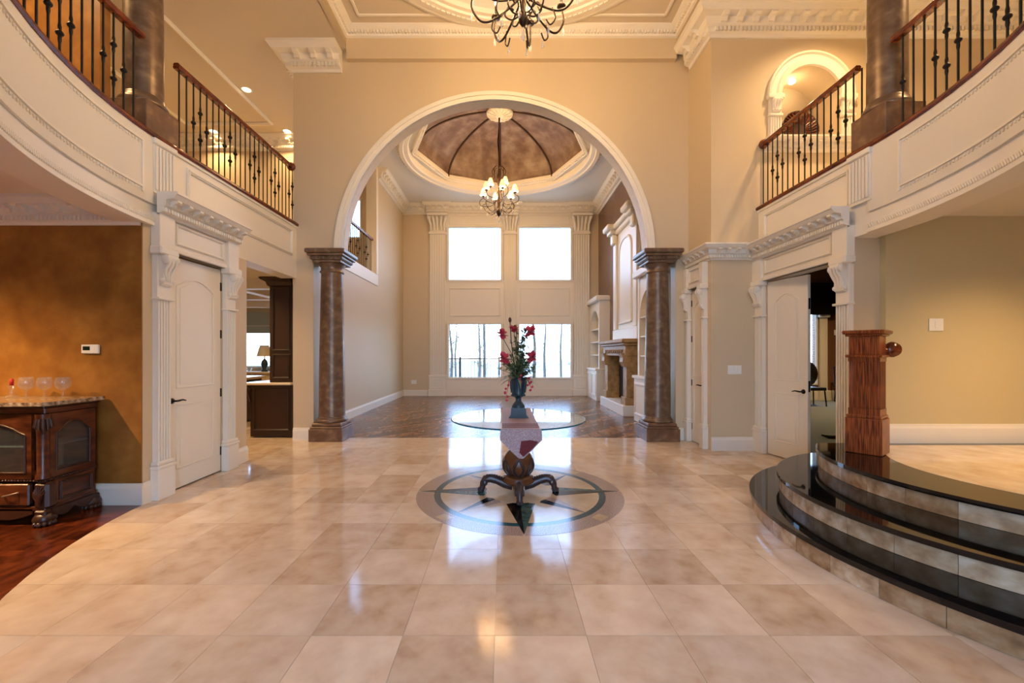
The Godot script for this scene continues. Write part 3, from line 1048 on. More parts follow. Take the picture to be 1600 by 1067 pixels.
func fascia_side(side: float, who: String, far_z: float):
	# front board, mouldings and wooden shoe along the balcony edge
	var A := deg_to_rad(62.0)
	var path := side_path(side, 0.0, far_z, 0.0, A, 34)
	var b := MB.new()
	b.sweep(pr(-0.25, 2.65, 0.0, 3.5), path)
	structure("trim_fascia_" + who, b, M.trim)
	var s := MB.new()
	s.sweep(PackedVector2Array([Vector2(-0.26, 3.5), Vector2(0.03, 3.5), Vector2(0.04, 3.515), Vector2(0.04, 3.535), Vector2(0.028, 3.55), Vector2(-0.26, 3.55)]), path)
	structure("trim_shoe_" + who, s, M.cherry)
	var mo := MB.new()
	mo.sweep(pr(0.0, 2.65, 0.03, 2.68), arc_path(side, 0.0, 0.0, A, 30))
	mo.sweep(PackedVector2Array([Vector2(0, 2.68), Vector2(0.024, 2.68), Vector2(0.012, 2.74), Vector2(0, 2.75)]), arc_path(side, 0.0, 0.0, A, 30))
	mo.sweep(pr(0.0, 3.47, 0.018, 3.5), path)
	# rope beads on the lower band
	for i in 150:
		var a := A * (i + 0.5) / 150
		var o := Vector3(-side * cos(a), 0, -sin(a))
		var ppos := Vector3(CX + side * RR * cos(a), 2.714, CZ + RR * sin(a)) + o * 0.02
		mo.box(Vector3(-0.008, -0.02, -0.008), Vector3(0.008, 0.02, 0.01), 0.0, Transform3D(Basis(o.cross(Vector3.UP), Vector3.UP, o).rotated(o, 0.5), ppos))
	structure("trim_mouldings_" + who, mo, M.trim)
	# long curved panel moulding
	var pm := MB.new()
	var a0 := 0.10
	var a1 := deg_to_rad(60.0)
	for v in [2.93, 3.36]:
		pm.sweep(pr(0.0, v, 0.02, v + 0.055), arc_path(side, 0.0, a0, a1, 28))
		pm.sweep(pr(0.0, v + 0.038, 0.034, v + 0.055), arc_path(side, 0.0, a0, a1, 28))
		for i in 90:
			var a := lerpf(a0, a1, (i + 0.5) / 90)
			var o := Vector3(-side * cos(a), 0, -sin(a))
			pm.box(Vector3(-0.009, -0.012, 0.0), Vector3(0.009, 0.012, 0.03), 0.004, Transform3D(Basis(o.cross(Vector3.UP), Vector3.UP, o), Vector3(CX + side * RR * cos(a), v + 0.018, CZ + RR * sin(a))))
	for ae in [a0, a0 + 0.012]:
		pm.sweep(pr(0.0, 2.93, 0.034 if ae == a0 else 0.02, 3.415), arc_path(side, 0.0, ae, ae + 0.006, 2))
	structure("trim_panel_" + who, pm, M.trim)
	# straight part: rectangular panel moulding
	var z0 := CZ - 0.22
	var z1 := far_z + 0.15
	var xw := CX + side * RR
	var bs := Basis(Vector3(0, 0, side), Vector3.UP, Vector3(-side, 0, 0))
	var fp := MB.new()
	frame_into(fp, Transform3D(bs, Vector3(xw, 3.2, (z0 + z1) / 2)), z0 - z1, 0.42, 0.05, 0.018)
	structure("trim_straight_panel_" + who, fp, M.trim)
	# short fluted pilaster over the door pilaster
	var fl := MB.new()
	fl.box(Vector3(-0.13, 0, 0), Vector3(0.13, 0.53, 0.035))
	for i in 6:
		fl.box(Vector3(-0.115 + i * 0.04, 0.03, 0.035), Vector3(-0.115 + i * 0.04 + 0.026, 0.46, 0.05), 0.006)
	fl.box(Vector3(-0.14, 0.47, 0), Vector3(0.14, 0.53, 0.06), 0.01)
	var o := structure("trim_short_pilaster_" + who, fl, M.trim)
	o.transform = Transform3D(bs, Vector3(xw, 2.97, CZ + 0.1 if side < 0 else CZ - 0.08))

func balcony_column(label: String, at: Vector3):
	var t := thing("balcony_column", label, "column", at)
	part(t, "plinth", bx(Vector3(-0.2, 0, -0.2), Vector3(0.2, 0.32, 0.2), 0.006), M.plinth)
	var b := MB.new()
	b.lathe([Vector2(0.0, 0.32), Vector2(0.2, 0.32), Vector2(0.205, 0.345), Vector2(0.195, 0.37), Vector2(0.175, 0.385), Vector2(0.172, 0.41), Vector2(0.162, 0.43)], Transform3D.IDENTITY, 32)
	part(t, "base_ring", b.done(), M.bronze)
	var s := MB.new()
	s.lathe([Vector2(0.162, 0.43), Vector2(0.16, 1.2), Vector2(0.14, 2.45)], Transform3D.IDENTITY, 36)
	part(t, "shaft", s.done(), M.bronze)
	var c := MB.new()
	c.lathe([Vector2(0.14, 2.45), Vector2(0.165, 2.47), Vector2(0.15, 2.5), Vector2(0.15, 2.56), Vector2(0.2, 2.64), Vector2(0.2, 2.66)], Transform3D.IDENTITY, 32)
	c.box(Vector3(-0.22, 2.66, -0.22), Vector3(0.22, 2.82, 0.22), 0.01)
	part(t, "capital", c.done(), M.bronze)

func build_balconies():
	fascia_side(-1.0, "left", -6.77)
	fascia_side(1.0, "right", -6.03)
	var bal := baluster_meshes()
	# left straight run
	var X := CX - RR - 0.06
	var at := []
	for i in 24:
		at.append(Vector3(X, 0, -4.40 - i * 0.1025))
	railing("straight dark cherry handrail with black iron balusters on the balcony above the closet door", [[Vector3(X, 0, -6.76), Vector3(1, 0, 0)], [Vector3(X, 0, -4.36), Vector3(1, 0, 0)]], 3.55, bal, at, 3, Vector3(X, 0, -6.72))
	# left curved run
	at = []
	for i in 26:
		var a := 0.02 + i * 0.0288
		at.append(Vector3(CX - (RR + 0.06) * cos(a), 0, CZ + (RR + 0.06) * sin(a) + 0.27))
	var pth := []
	for i in 25:
		var a := i * 0.76 / 24
		pth.append([Vector3(CX - (RR + 0.06) * cos(a), 0, CZ + (RR + 0.06) * sin(a) + 0.25), Vector3(cos(a), 0, -sin(a))])
	railing("curved cherry handrail with black iron balusters on the balcony over the dining room", pth, 3.55, bal, at, 4)
	# right straight run
	X = CX + RR + 0.06
	at = []
	for i in 17:
		at.append(Vector3(X, 0, -6.01 + i * 0.1034))
	railing("straight cherry handrail with black iron balusters on the balcony over the study door", [[Vector3(X, 0, -6.03), Vector3(-1, 0, 0)], [Vector3(X, 0, -4.4), Vector3(-1, 0, 0)]], 3.55, bal, at, 3, Vector3(X, 0, -6.0))
	at = []
	for i in 26:
		var a := 0.02 + i * 0.0288
		at.append(Vector3(CX + (RR + 0.06) * cos(a), 0, CZ + (RR + 0.06) * sin(a) + 0.22))
	pth = []
	for i in 25:
		var a := i * 0.76 / 24
		pth.append([Vector3(CX + (RR + 0.06) * cos(a), 0, CZ + (RR + 0.06) * sin(a) + 0.2), Vector3(-cos(a), 0, -sin(a))])
	railing("curved cherry handrail with black iron balusters on the balcony over the granite steps", pth, 3.55, bal, at, 2)
	balcony_column("bronze round column on square plinth standing on the balcony over the dining room corner", Vector3(-3.62, 3.55, -4.15))
	balcony_column("bronze round column on square plinth standing on the balcony over the stair landing", Vector3(3.9, 3.55, -4.2))
	# gallery railing in the great room
	at = []
	for i in 30:
		at.append(Vector3(-3.46, 0, -7.4 - i * 0.12))
	railing("dark gallery railing with iron balusters high in the great room side wall", [[Vector3(-3.46, 0, -10.98), Vector3(1, 0, 0)], [Vector3(-3.46, 0, -7.2), Vector3(1, 0, 0)]], 3.5, bal, at, 1, Vector3(-3.46, 0, -10.95))
	# big columns under the arch
	for s in 2:
		var x: float = -2.86 if s == 0 else 2.56
		var t := thing("arch_column", ["bronze round column on moulded square plinth carrying the arch beside the kitchen opening", "bronze round column on moulded square plinth carrying the arch beside the narrow closet door"][s], "column", Vector3(x, 0, -6.88))
		var b := MB.new()
		b.box(Vector3(-0.27, 0, -0.27), Vector3(0.27, 0.2, 0.27), 0.005)
		b.box(Vector3(-0.255, 0.2, -0.255), Vector3(0.255, 0.235, 0.255), 0.015)
		b.box(Vector3(-0.235, 0.235, -0.235), Vector3(0.235, 0.29, 0.235), 0.02)
		part(t, "plinth", b.done(), M.plinth)
		var r := MB.new()
		r.lathe([Vector2(0.0, 0.29), Vector2(0.235, 0.29), Vector2(0.245, 0.315), Vector2(0.235, 0.34), Vector2(0.215, 0.35), Vector2(0.22, 0.365), Vector2(0.205, 0.38)], Transform3D.IDENTITY, 36)
		part(t, "base_ring", r.done(), M.bronze)
		var sh := MB.new()
		var prof := []
		for i in 13:
			var u := i / 12.0
			prof.append(Vector2(lerpf(0.208, 0.168, pow(u, 1.4)), 0.38 + u * (2.78 - 0.38)))
		sh.lathe(prof, Transform3D.IDENTITY, 40)
		part(t, "shaft", sh.done(), M.bronze)
		var cp := MB.new()
		cp.lathe([Vector2(0.168, 2.74), Vector2(0.19, 2.755), Vector2(0.19, 2.77), Vector2(0.172, 2.785), Vector2(0.172, 2.84), Vector2(0.21, 2.875), Vector2(0.215, 2.89), Vector2(0.0, 2.89)], Transform3D.IDENTITY, 36)
		cp.box(Vector3(-0.23, 2.89, -0.23), Vector3(0.23, 2.93, 0.23), 0.008)
		cp.box(Vector3(-0.25, 2.93, -0.25), Vector3(0.25, 2.99, 0.25), 0.008)
		var dn := int(0.5 / 0.03)
		for f in 4:
			var bsx := Basis(Vector3.UP, f * PI / 2)
			for i in dn:
				cp.box(Vector3(-0.25 + i * 0.03, 2.945, 0.25), Vector3(-0.25 + i * 0.03 + 0.018, 2.975, 0.265), 0.0, Transform3D(bsx, Vector3.ZERO))
		cp.box(Vector3(-0.29, 2.99, -0.29), Vector3(0.29, 3.03, 0.29), 0.02)
		cp.box(Vector3(-0.32, 3.03, -0.32), Vector3(0.32, 3.10, 0.32), 0.02)
		part(t, "capital", cp.done(), M.bronze)

# ---------- doors ----------
func build_doors():
	# closet door on the left wall
	var d1 := structure_node("door_1")
	d1.transform = Transform3D(Basis(Vector3(0, 0, -1), Vector3.UP, Vector3(1, 0, 0)), Vector3(-3.4, 0, -4.57))
	surround(d1, 0.81, 2.44, 0.19, M.trim)
	var l1 := Node3D.new()
	l1.name = "door_leaf"
	d1.add_child(l1)
	l1.position = Vector3(-0.4, 0, -0.03)
	leaf(l1, 0.80, 2.42, M.door, 0.07, true, 0.80)
	# study door, one leaf ajar
	var d2 := structure_node("door_2")
	d2.transform = Transform3D(Basis(Vector3(0, 0, 1), Vector3.UP, Vector3(-1, 0, 0)), Vector3(3.72, 0, -5.205))
	surround(d2, 1.27, 2.44, 0.2, M.trim)
	var l2 := Node3D.new()
	l2.name = "door_leaf"
	d2.add_child(l2)
	l2.position = Vector3(-0.63, 0, -0.03)
	l2.rotation.y = deg_to_rad(11.0)
	leaf(l2, 0.62, 2.42, M.door, 0.56, false, 0.0)
	for y in [1.0, 2.05]:
		part(l2, "latch_plate", bx(Vector3(0.612, y - 0.07, -0.012), Vector3(0.624, y + 0.07, 0.012)), M.iron)
	# narrow closet door beside the arch
	var d3 := structure_node("door_3")
	d3.transform = Transform3D(Basis(Vector3(0, 0, 1), Vector3.UP, Vector3(-1, 0, 0)), Vector3(3.03, 0, -6.44))
	surround(d3, 0.44, 2.44, 0.1, M.trim, false)
	var l3 := Node3D.new()
	l3.name = "door_leaf"
	d3.add_child(l3)
	l3.position = Vector3(-0.22, 0, -0.03)
	leaf(l3, 0.44, 2.42, M.door, 0.38, true, 0.0)
	var c3 := structure_node("trim_closet_cornice")
	cornice(c3, "cornice", Vector3(3.03, 3.0, -6.77), Vector3(3.03, 3.0, -6.03), Vector3(-1, 0, 0), 0.22, 0.16, M.trim, true, 0.0, 1.0)
	cornice(c3, "cornice", Vector3(3.03, 3.0, -6.03), Vector3(3.72, 3.0, -6.03), Vector3(0, 0, 1), 0.22, 0.16, M.trim, true, 1.0, 0.0)

# ---------- ceilings ----------
func build_ceilings():
	var c := MB.new()
	c.slab(rect(-8.0, -11.4, -3.5, -6.77), 6.37, 6.5)
	c.slab(rect(-8.0, -6.77, -2.55, 1.8), 6.37, 6.5)
	c.slab(rect(2.8, -6.77, 8.0, 1.8), 6.37, 6.5)
	c.slab(rect(-2.55, -1.73, 2.8, 1.8), 6.37, 6.5)
	structure("ceiling", c, M.ceiling)
	# raised rectangular tray with round opening
	var hole := circle(CX, CZ, 2.12, 96)
	var t := MB.new()
	for half in [rect(-2.65, -6.77, CX, -1.65), rect(CX, -6.77, 2.9, -1.65)]:
		for poly in Geometry2D.clip_polygons(half, hole):
			t.slab(poly, 6.66, 6.76)
	structure("ceiling_tray", t, M.ceiling)
	var sides := MB.new()
	sides.box(Vector3(-2.65, 6.37, -6.77), Vector3(-2.55, 6.7, -1.73))
	sides.box(Vector3(2.8, 6.37, -6.77), Vector3(2.9, 6.7, -1.73))
	sides.box(Vector3(-2.65, 6.37, -1.73), Vector3(2.9, 6.7, -1.63))
	sides.box(Vector3(-2.55, 6.19, -6.77), Vector3(2.8, 6.7, -6.68))
	structure("wall_tray", sides, M.wall)
	var cr := structure_node("trim_tray_crown")
	var tp := 6.66
	small_crown(cr, Vector3(-2.55, tp, -6.68), Vector3(2.8, tp, -6.68), Vector3(0, 0, 1))
	small_crown(cr, Vector3(-2.55, tp, -6.68), Vector3(-2.55, tp, -1.73), Vector3(1, 0, 0))
	small_crown(cr, Vector3(2.8, tp, -6.68), Vector3(2.8, tp, -1.73), Vector3(-1, 0, 0))
	# three-cornered panel mouldings left in the corners of the tray
	var tri := MB.new()
	for s in [-1.0, 1.0]:
		var cx := -2.55 if s < 0 else 2.8
		for e in [[-6.68, 1.0], [-1.73, -1.0]]:
			var o := Vector3(cx - s * 0.3, 6.66, e[0] + e[1] * 0.3)
			var A := o
			var B := o + Vector3(-s * 1.35, 0, 0)
			var C := o + Vector3(0, 0, e[1] * 1.25)
			for sg in [[A, B], [B, C], [C, A]]:
				var d: Vector3 = (sg[1] - sg[0])
				var ln := d.length()
				tri.box(Vector3(0, -0.025, -0.02), Vector3(ln, 0, 0.02), 0.006, Transform3D(Basis(d / ln, Vector3.UP, (d / ln).cross(Vector3.UP)), sg[0]))
	structure("trim_tray_panels", tri, M.trim)
	# round moulding and dome over the foyer
	var r := MB.new()
	var at := Transform3D(Basis.IDENTITY, Vector3(CX, 6.66, CZ))
	r.lathe([Vector2(2.1, 0.14), Vector2(2.1, -0.01), Vector2(2.14, -0.05), Vector2(2.2, -0.05), Vector2(2.22, -0.075), Vector2(2.36, -0.075), Vector2(2.38, -0.055), Vector2(2.44, -0.055), Vector2(2.47, -0.03), Vector2(2.5, -0.028), Vector2(2.5, 0.0)], at, 96, false)
	for i in 180:
		var a := TAU * i / 180
		r.box(Vector3(-0.014, -0.094, -0.03), Vector3(0.014, -0.073, 0.03), 0.005, at * Transform3D(Basis(Vector3.UP, -a), Vector3(2.29 * cos(a), 0, 2.29 * sin(a))))
	structure("trim_dome_ring", r, M.trim)
	var d := MB.new()
	var prof := []
	for i in 13:
		var a := PI / 2 * i / 12
		prof.append(Vector2(2.12 * cos(a), 0.12 + 0.95 * sin(a)))
	d.lathe(prof, at, 64)
	structure("ceiling_dome_foyer", d, M.dome)
	# crowns of the upper storey
	var k := structure_node("trim_crown_upper")
	cornice(k, "crown", Vector3(-3.45, 6.37, -6.77), Vector3(-2.65, 6.37, -6.77), Vector3(0, 0, 1), 0.36, 0.3, M.trim, true, 1.0, 0.0)
	cornice(k, "crown", Vector3(-3.45, 6.37, -7.1), Vector3(-3.45, 6.37, -6.77), Vector3(-1, 0, 0), 0.36, 0.3, M.trim, false, 0.0, 1.0)
	cornice(k, "crown", Vector3(3.03, 6.37, -6.68), Vector3(3.03, 6.37, -6.03), Vector3(-1, 0, 0), 0.36, 0.28, M.trim, true, 0.0, 1.0)
	cornice(k, "crown", Vector3(3.03, 6.37, -6.03), Vector3(8.0, 6.37, -6.03), Vector3(0, 0, 1), 0.36, 0.28, M.trim, true, 1.0, 0.0)
	cornice(k, "crown", Vector3(-8.0, 6.37, -9.5), Vector3(-4.6, 6.37, -9.5), Vector3(0, 0, 1), 0.3, 0.25, M.trim, true, 0.0, 0.0)
	# dining room crown
	var dk := structure_node("trim_crown_dining")
	cornice(dk, "crown", Vector3(-8.0, 2.86, -3.88), Vector3(-3.41, 2.86, -3.88), Vector3(0, 0, 1), 0.24, 0.16, M.trim, true)
	# passage ceiling panel and lights
	var pp := MB.new()
	frame_into(pp, Transform3D(Basis(Vector3(0, 0, -1), Vector3(1, 0, 0), Vector3(0, -1, 0)), Vector3(-5.9, 6.37, -5.6)), 6.6, 1.9, 0.07, 0.03)
	structure("trim_passage_panel", pp, M.trim)
	downlight(Vector3(-4.83, 6.37, -7.75), 7.3, "lit recessed ceiling light over the upper passage, closest to the bronze column")
	downlight(Vector3(-4.83, 6.37, -9.2), 3.4, "lit recessed ceiling light over the upper passage next to the end wall crown")
	downlight(Vector3(-6.47, 6.37, -9.2), 3.4, "lit recessed ceiling light deep in the upper passage behind the railing")
	downlight(Vector3(-5.2, 6.37, -3.5), 9.0, "added out-of-view ceiling light brightening the brown upper wall on the dining side")  # extra lamp out of view, placed to light the brown upper wall
	downlight(Vector3(5.6, 6.37, -3.6), 10.2, "lit recessed ceiling light above the bronze column on the stair side")
	downlight(Vector3(4.6, 6.37, -5.2), 9.0, "lit recessed ceiling light before the arched wall niche")
	downlight(Vector3(-4.9, 2.86, -2.3), 18.0, "lit recessed ceiling light over the glazed cabinet")
	downlight(Vector3(-6.4, 2.86, -2.6), 15.0, "lit recessed ceiling light in the dining room away from the foyer")
	downlight(Vector3(5.0, 2.86, -3.0), 7.2, "lit recessed ceiling light over the stair landing")
	# air grille in the right upper ceiling
	var v := thing("ceiling_vent", "white slatted air vent in the ceiling above the wall niche crown", "vent", Vector3(4.75, 6.37, -5.35))
	part(v, "vent_frame", frame_mesh(0.55, 0.4, 0.03, 0.01), M.trim).rotation.x = PI / 2
	for i in 8:
		part(v, "slat", bx(Vector3(-0.25, -0.012, -0.16 + i * 0.043), Vector3(0.25, -0.004, -0.16 + i * 0.043 + 0.02)), M.ceiling)

func small_crown(parent: Node, p0: Vector3, p1: Vector3, out: Vector3):
	var b := MB.new()
	b.sweep(PackedVector2Array([Vector2(0, 0), Vector2(0.14, 0), Vector2(0.14, -0.02), Vector2(0.1, -0.05), Vector2(0.05, -0.08), Vector2(0.035, -0.13), Vector2(0, -0.14)]), [[p0, out], [p1, out]])
	var L := p0.distance_to(p1)
	var d := (p1 - p0).normalized()
	var n := int(L / 0.05)
	for i in n:
		b.box(Vector3(-0.016, -0.105, 0.03), Vector3(0.016, -0.06, 0.085), 0.006, Transform3D(Basis(d, Vector3.UP, out), p0 + d * (i + 0.5) * L / n))
	part(parent, "crown", b.done(), M.trim)

# ---------- great room ----------
func build_great_room():
	wall_box("wall_great_left", Vector3(-3.56, 0, -13.8), Vector3(-3.36, 3.42, -6.97), M.wall)
	wall_box("wall_great_left", Vector3(-3.56, 3.42, -13.8), Vector3(-3.36, 6.5, -11.0), M.wall)
	structure("trim_gallery_edge", bx(Vector3(-3.58, 3.2, -11.0), Vector3(-3.34, 3.5, -7.1), 0.01), M.trim)
	wall_box("wall_great_right", Vector3(3.17, 0, -13.8), Vector3(3.37, 6.5, -6.97), M.dark_wall)
	structure("trim_gallery_pilaster", bx(Vector3(-3.62, 3.5, -11.0), Vector3(-3.34, 6.37, -10.85), 0.01), M.trim)
	# far wall with four windows
	var xw := [-1.84, -0.086, 0.51, 2.246]
	var yw := [0.607, 2.40, 3.86, 5.63]
	var f := MB.new()
	f.box(Vector3(-3.56, 0, -13.95), Vector3(xw[0], 6.5, -13.8))
	f.box(Vector3(xw[1], 0, -13.95), Vector3(xw[2], 6.5, -13.8))
	f.box(Vector3(xw[3], 0, -13.95), Vector3(3.37, 6.5, -13.8))
	for k in 2:
		for y in [[0.0, yw[0]], [yw[1], yw[2]], [yw[3], 6.5]]:
			f.box(Vector3(xw[k * 2], y[0], -13.95), Vector3(xw[k * 2 + 1], y[1], -13.8))
	structure("wall_great_far", f, M.wall)
	# panelled white window bay on that wall
	var p := structure_node("trim_window_bay")
	var bay := MB.new()
	var z := -13.8
	var panels := [[xw[0] - 0.12, xw[1] + 0.12], [xw[2] - 0.12, xw[3] + 0.12]]
	for pa in panels:
		bay.box(Vector3(pa[0], 0.0, z), Vector3(pa[1], 0.25, z + 0.03))
		bay.box(Vector3(pa[0], 0.25, z), Vector3(pa[1], yw[0], z + 0.02))
		bay.box(Vector3(pa[0], yw[1], z), Vector3(pa[1], yw[2], z + 0.02))
		bay.box(Vector3(pa[0], yw[3], z), Vector3(pa[1], 6.1, z + 0.02))
	part(p, "panelling", bay.done(), M.trim)
	for pa in panels:
		part(p, "panel_moulding", frame_mesh(pa[1] - pa[0] - 0.3, 0.95, 0.04, 0.015), M.trim, Vector3((pa[0] + pa[1]) / 2, (yw[1] + yw[2]) / 2, z + 0.02))
		part(p, "panel_moulding", frame_mesh(pa[1] - pa[0] - 0.3, 0.34, 0.04, 0.015), M.trim, Vector3((pa[0] + pa[1]) / 2, 5.87, z + 0.02))
	for i in 3:
		var x: float = [-2.2, 0.21, 2.6][i]
		var hw: float = [0.28, 0.22, 0.28][i]
		var b := MB.new()
		b.box(Vector3(x - hw - 0.03, 0, z), Vector3(x + hw + 0.03, 0.22, z + 0.12), 0.01)
		b.box(Vector3(x - hw, 0.22, z), Vector3(x + hw, 0.62, z + 0.1), 0.006)
		b.box(Vector3(x - hw - 0.02, 0.62, z), Vector3(x + hw + 0.02, 0.7, z + 0.12), 0.015)
		b.box(Vector3(x - hw + 0.02, 0.70, z), Vector3(x + hw - 0.02, 5.4, z + 0.05))
		var w := (2 * hw - 0.04) / 13.0
		for k in 7:
			b.box(Vector3(x - hw + 0.02 + k * 2 * w, 0.70, z + 0.05), Vector3(x - hw + 0.02 + (k * 2 + 1) * w, 5.4, z + 0.075), 0.006)
		b.box(Vector3(x - hw - 0.02, 5.38, z), Vector3(x + hw + 0.02, 5.44, z + 0.11), 0.012)
		var pil := part(p, "pilaster", b.done(), M.trim)
		if i != 1:
			part(pil, "base_panel", frame_mesh(hw * 1.3, 0.3, 0.03, 0.012), M.trim, Vector3(x, 0.42, z + 0.1))
		var c := MB.new()
		c.box(Vector3(x - hw + 0.02, 5.44, z), Vector3(x + hw - 0.02, 6.0, z + 0.08))
		for q in 5:
			var xx := x + (q - 2) * hw * 0.4
			c.tube([Vector3(xx, 5.5, z + 0.09), Vector3(xx * 1.0, 5.7, z + 0.12), Vector3(xx + (q - 2) * 0.03, 5.9, z + 0.2), Vector3(xx + (q - 2) * 0.045, 5.93, z + 0.24)], [0.03, 0.045, 0.045, 0.02], 6)
		for s in [-1.0, 1.0]:
			c.ball(Vector3(x + s * hw, 5.9, z + 0.16), Vector3(0.07, 0.07, 0.06), 10, 6)
		c.box(Vector3(x - hw - 0.06, 5.97, z), Vector3(x + hw + 0.06, 6.05, z + 0.22), 0.015)
		part(pil, "capital", c.done(), M.trim)
	var n := 1
	for k in 2:
		for j in 2:
			var wn := structure_node("window_%d" % n)
			n += 1
			var x0: float = xw[k * 2]
			var x1: float = xw[k * 2 + 1]
			var y0: float = yw[j * 2]
			var y1: float = yw[j * 2 + 1]
			part(wn, "window_frame", frame_mesh(x1 - x0 + 0.14, y1 - y0 + 0.14, 0.09, 0.02), M.trim, Vector3((x0 + x1) / 2, (y0 + y1) / 2, z + 0.02))
			part(wn, "pane", bx(Vector3(x0, y0, z - 0.08), Vector3(x1, y1, z - 0.07)), M.glass)
	# crown of the great room
	var cr := structure_node("trim_crown_great_room")
	cornice(cr, "crown", Vector3(-3.36, 6.37, -13.8), Vector3(3.17, 6.37, -13.8), Vector3(0, 0, 1), 0.32, 0.26, M.trim, true, -1.0, -1.0)
	cornice(cr, "crown", Vector3(-3.36, 6.37, -13.8), Vector3(-3.36, 6.37, -11.0), Vector3(1, 0, 0), 0.32, 0.26, M.trim, true, -1.0, 0.0)
	cornice(cr, "crown", Vector3(3.17, 6.37, -13.8), Vector3(3.17, 6.37, -7.1), Vector3(-1, 0, 0), 0.32, 0.26, M.trim, true, -1.0, 0.0)
	# cornice blocks breaking forward over the pilasters
	for i in 3:
		var x: float = [-2.2, 0.21, 2.6][i]
		var hw: float = [0.3, 0.24, 0.3][i]
		cornice(cr, "crown_block", Vector3(x - hw, 6.37, -13.72), Vector3(x + hw, 6.37, -13.72), Vector3(0, 0, 1), 0.32, 0.28, M.trim, true, 0.6, 0.6)
	# ceiling with round opening
	var gc := Vector3(-0.1, 6.37, -10.4)
	var hole := circle(gc.x, gc.z, 2.3, 96)
	var cb := MB.new()
	for half in [rect(-3.56, -13.95, gc.x, -7.0), rect(gc.x, -13.95, 3.37, -7.0)]:
		for poly in Geometry2D.clip_polygons(half, hole):
			cb.slab(poly, 6.37, 6.5)
	structure("ceiling_great_room", cb, M.ceiling_white)
	var at := Transform3D(Basis.IDENTITY, gc)
	var r := MB.new()
	r.lathe([Vector2(2.24, 0.13), Vector2(2.24, 0.0), Vector2(2.27, -0.04), Vector2(2.36, -0.05), Vector2(2.38, -0.08), Vector2(2.46, -0.08), Vector2(2.5, -0.03), Vector2(2.5, 0.0)], at, 96, false)
	for i in 120:
		var a := TAU * i / 120
		r.box(Vector3(-0.03, -0.04, -0.04), Vector3(0.02, -0.0, 0.04), 0.01, at * Transform3D(Basis(Vector3.UP, -a), Vector3(2.51 * cos(a), 0, 2.51 * sin(a))))
	# soffit between ring and octagon, octagon frame
	var R8 := 2.12
	for i in 8:
		var a0 := TAU * i / 8 + PI / 2
		var a1 := TAU * (i + 1) / 8 + PI / 2
		var A := Vector3(cos(a0), 0, sin(a0)) * R8
		var B := Vector3(cos(a1), 0, sin(a1)) * R8
		for s in 6:
			var u0 := s / 6.0
			var u1 := (s + 1) / 6.0
			var b0 := lerpf(a0, a1, u0)
			var b1 := lerpf(a0, a1, u1)
			var yv := Vector3(0, 0.13, 0)
			r.quad(at * (A.lerp(B, u0) + yv), at * (A.lerp(B, u1) + yv), at * (Vector3(cos(b1), 0, sin(b1)) * 2.27 + yv), at * (Vector3(cos(b0), 0, sin(b0)) * 2.27 + yv))
		var d := (B - A).normalized()
		var inw := -(A + B).normalized()
		var ln := A.distance_to(B)
		var bs := Basis(d, Vector3.UP, inw)
		r.box(Vector3(-0.03, 0.06, -0.1), Vector3(ln + 0.03, 0.15, -0.05), 0.008, at * Transform3D(bs, A))
		r.box(Vector3(0.0, 0.1, -0.06), Vector3(ln, 0.2, 0.02), 0.008, at * Transform3D(bs, A))
		for q in 22:
			r.box(Vector3(ln * (q + 0.25) / 22, 0.075, -0.05), Vector3(ln * (q + 0.75) / 22, 0.1, -0.02), 0.0, at * Transform3D(bs, A))
	structure("trim_great_dome_ring", r, M.trim)
	var dm := MB.new()
	var rib := structure_node("trim_dome_ribs")
	for i in 8:
		var a0 := TAU * i / 8 + PI / 2
		var a1 := TAU * (i + 1) / 8 + PI / 2
		var c0 := Vector3(cos(a0), 0, sin(a0))
		var c1 := Vector3(cos(a1), 0, sin(a1))
		var pts := []
		for k in 14:
			var t0 := deg_to_rad(86.0) * k / 14
			var t1 := deg_to_rad(86.0) * (k + 1) / 14
			var r0 := R8 * cos(t0)
			var r1 := R8 * cos(t1)
			var y0 := 0.15 + 1.0 * sin(t0)
			var y1 := 0.15 + 1.0 * sin(t1)
			dm.quad(gc + c0 * r0 + Vector3(0, y0, 0), gc + c1 * r0 + Vector3(0, y0, 0), gc + c1 * r1 + Vector3(0, y1, 0), gc + c0 * r1 + Vector3(0, y1, 0))
			if k == 0: pts.append(gc + c0 * (r0 - 0.01) + Vector3(0, y0, 0))
			pts.append(gc + c0 * (r1 - 0.012) + Vector3(0, y1 - 0.012, 0))
		var rb := MB.new()
		rb.tube(pts, 0.028, 6)
		part(rib, "rib", rb.done(), M.dome_rib)
	structure("ceiling_great_dome", dm, M.dome)
	var ro := MB.new()
	ro.lathe([Vector2(0.0, 7.36), Vector2(0.06, 7.35), Vector2(0.1, 7.38), Vector2(0.26, 7.40), Vector2(0.33, 7.43), Vector2(0.34, 7.48), Vector2(0.3, 7.5)], Transform3D(Basis.IDENTITY, Vector3(gc.x, 0, gc.z)), 32)
	for i in 16:
		var a := TAU * i / 16
		ro.tube([Vector3(gc.x + 0.1 * cos(a), 7.375, gc.z + 0.1 * sin(a)), Vector3(gc.x + 0.22 * cos(a), 7.385, gc.z + 0.22 * sin(a)), Vector3(gc.x + 0.32 * cos(a), 7.42, gc.z + 0.32 * sin(a))], [0.012, 0.022, 0.012], 6)
	structure("trim_rosette", ro, M.trim)
	build_fireplace()

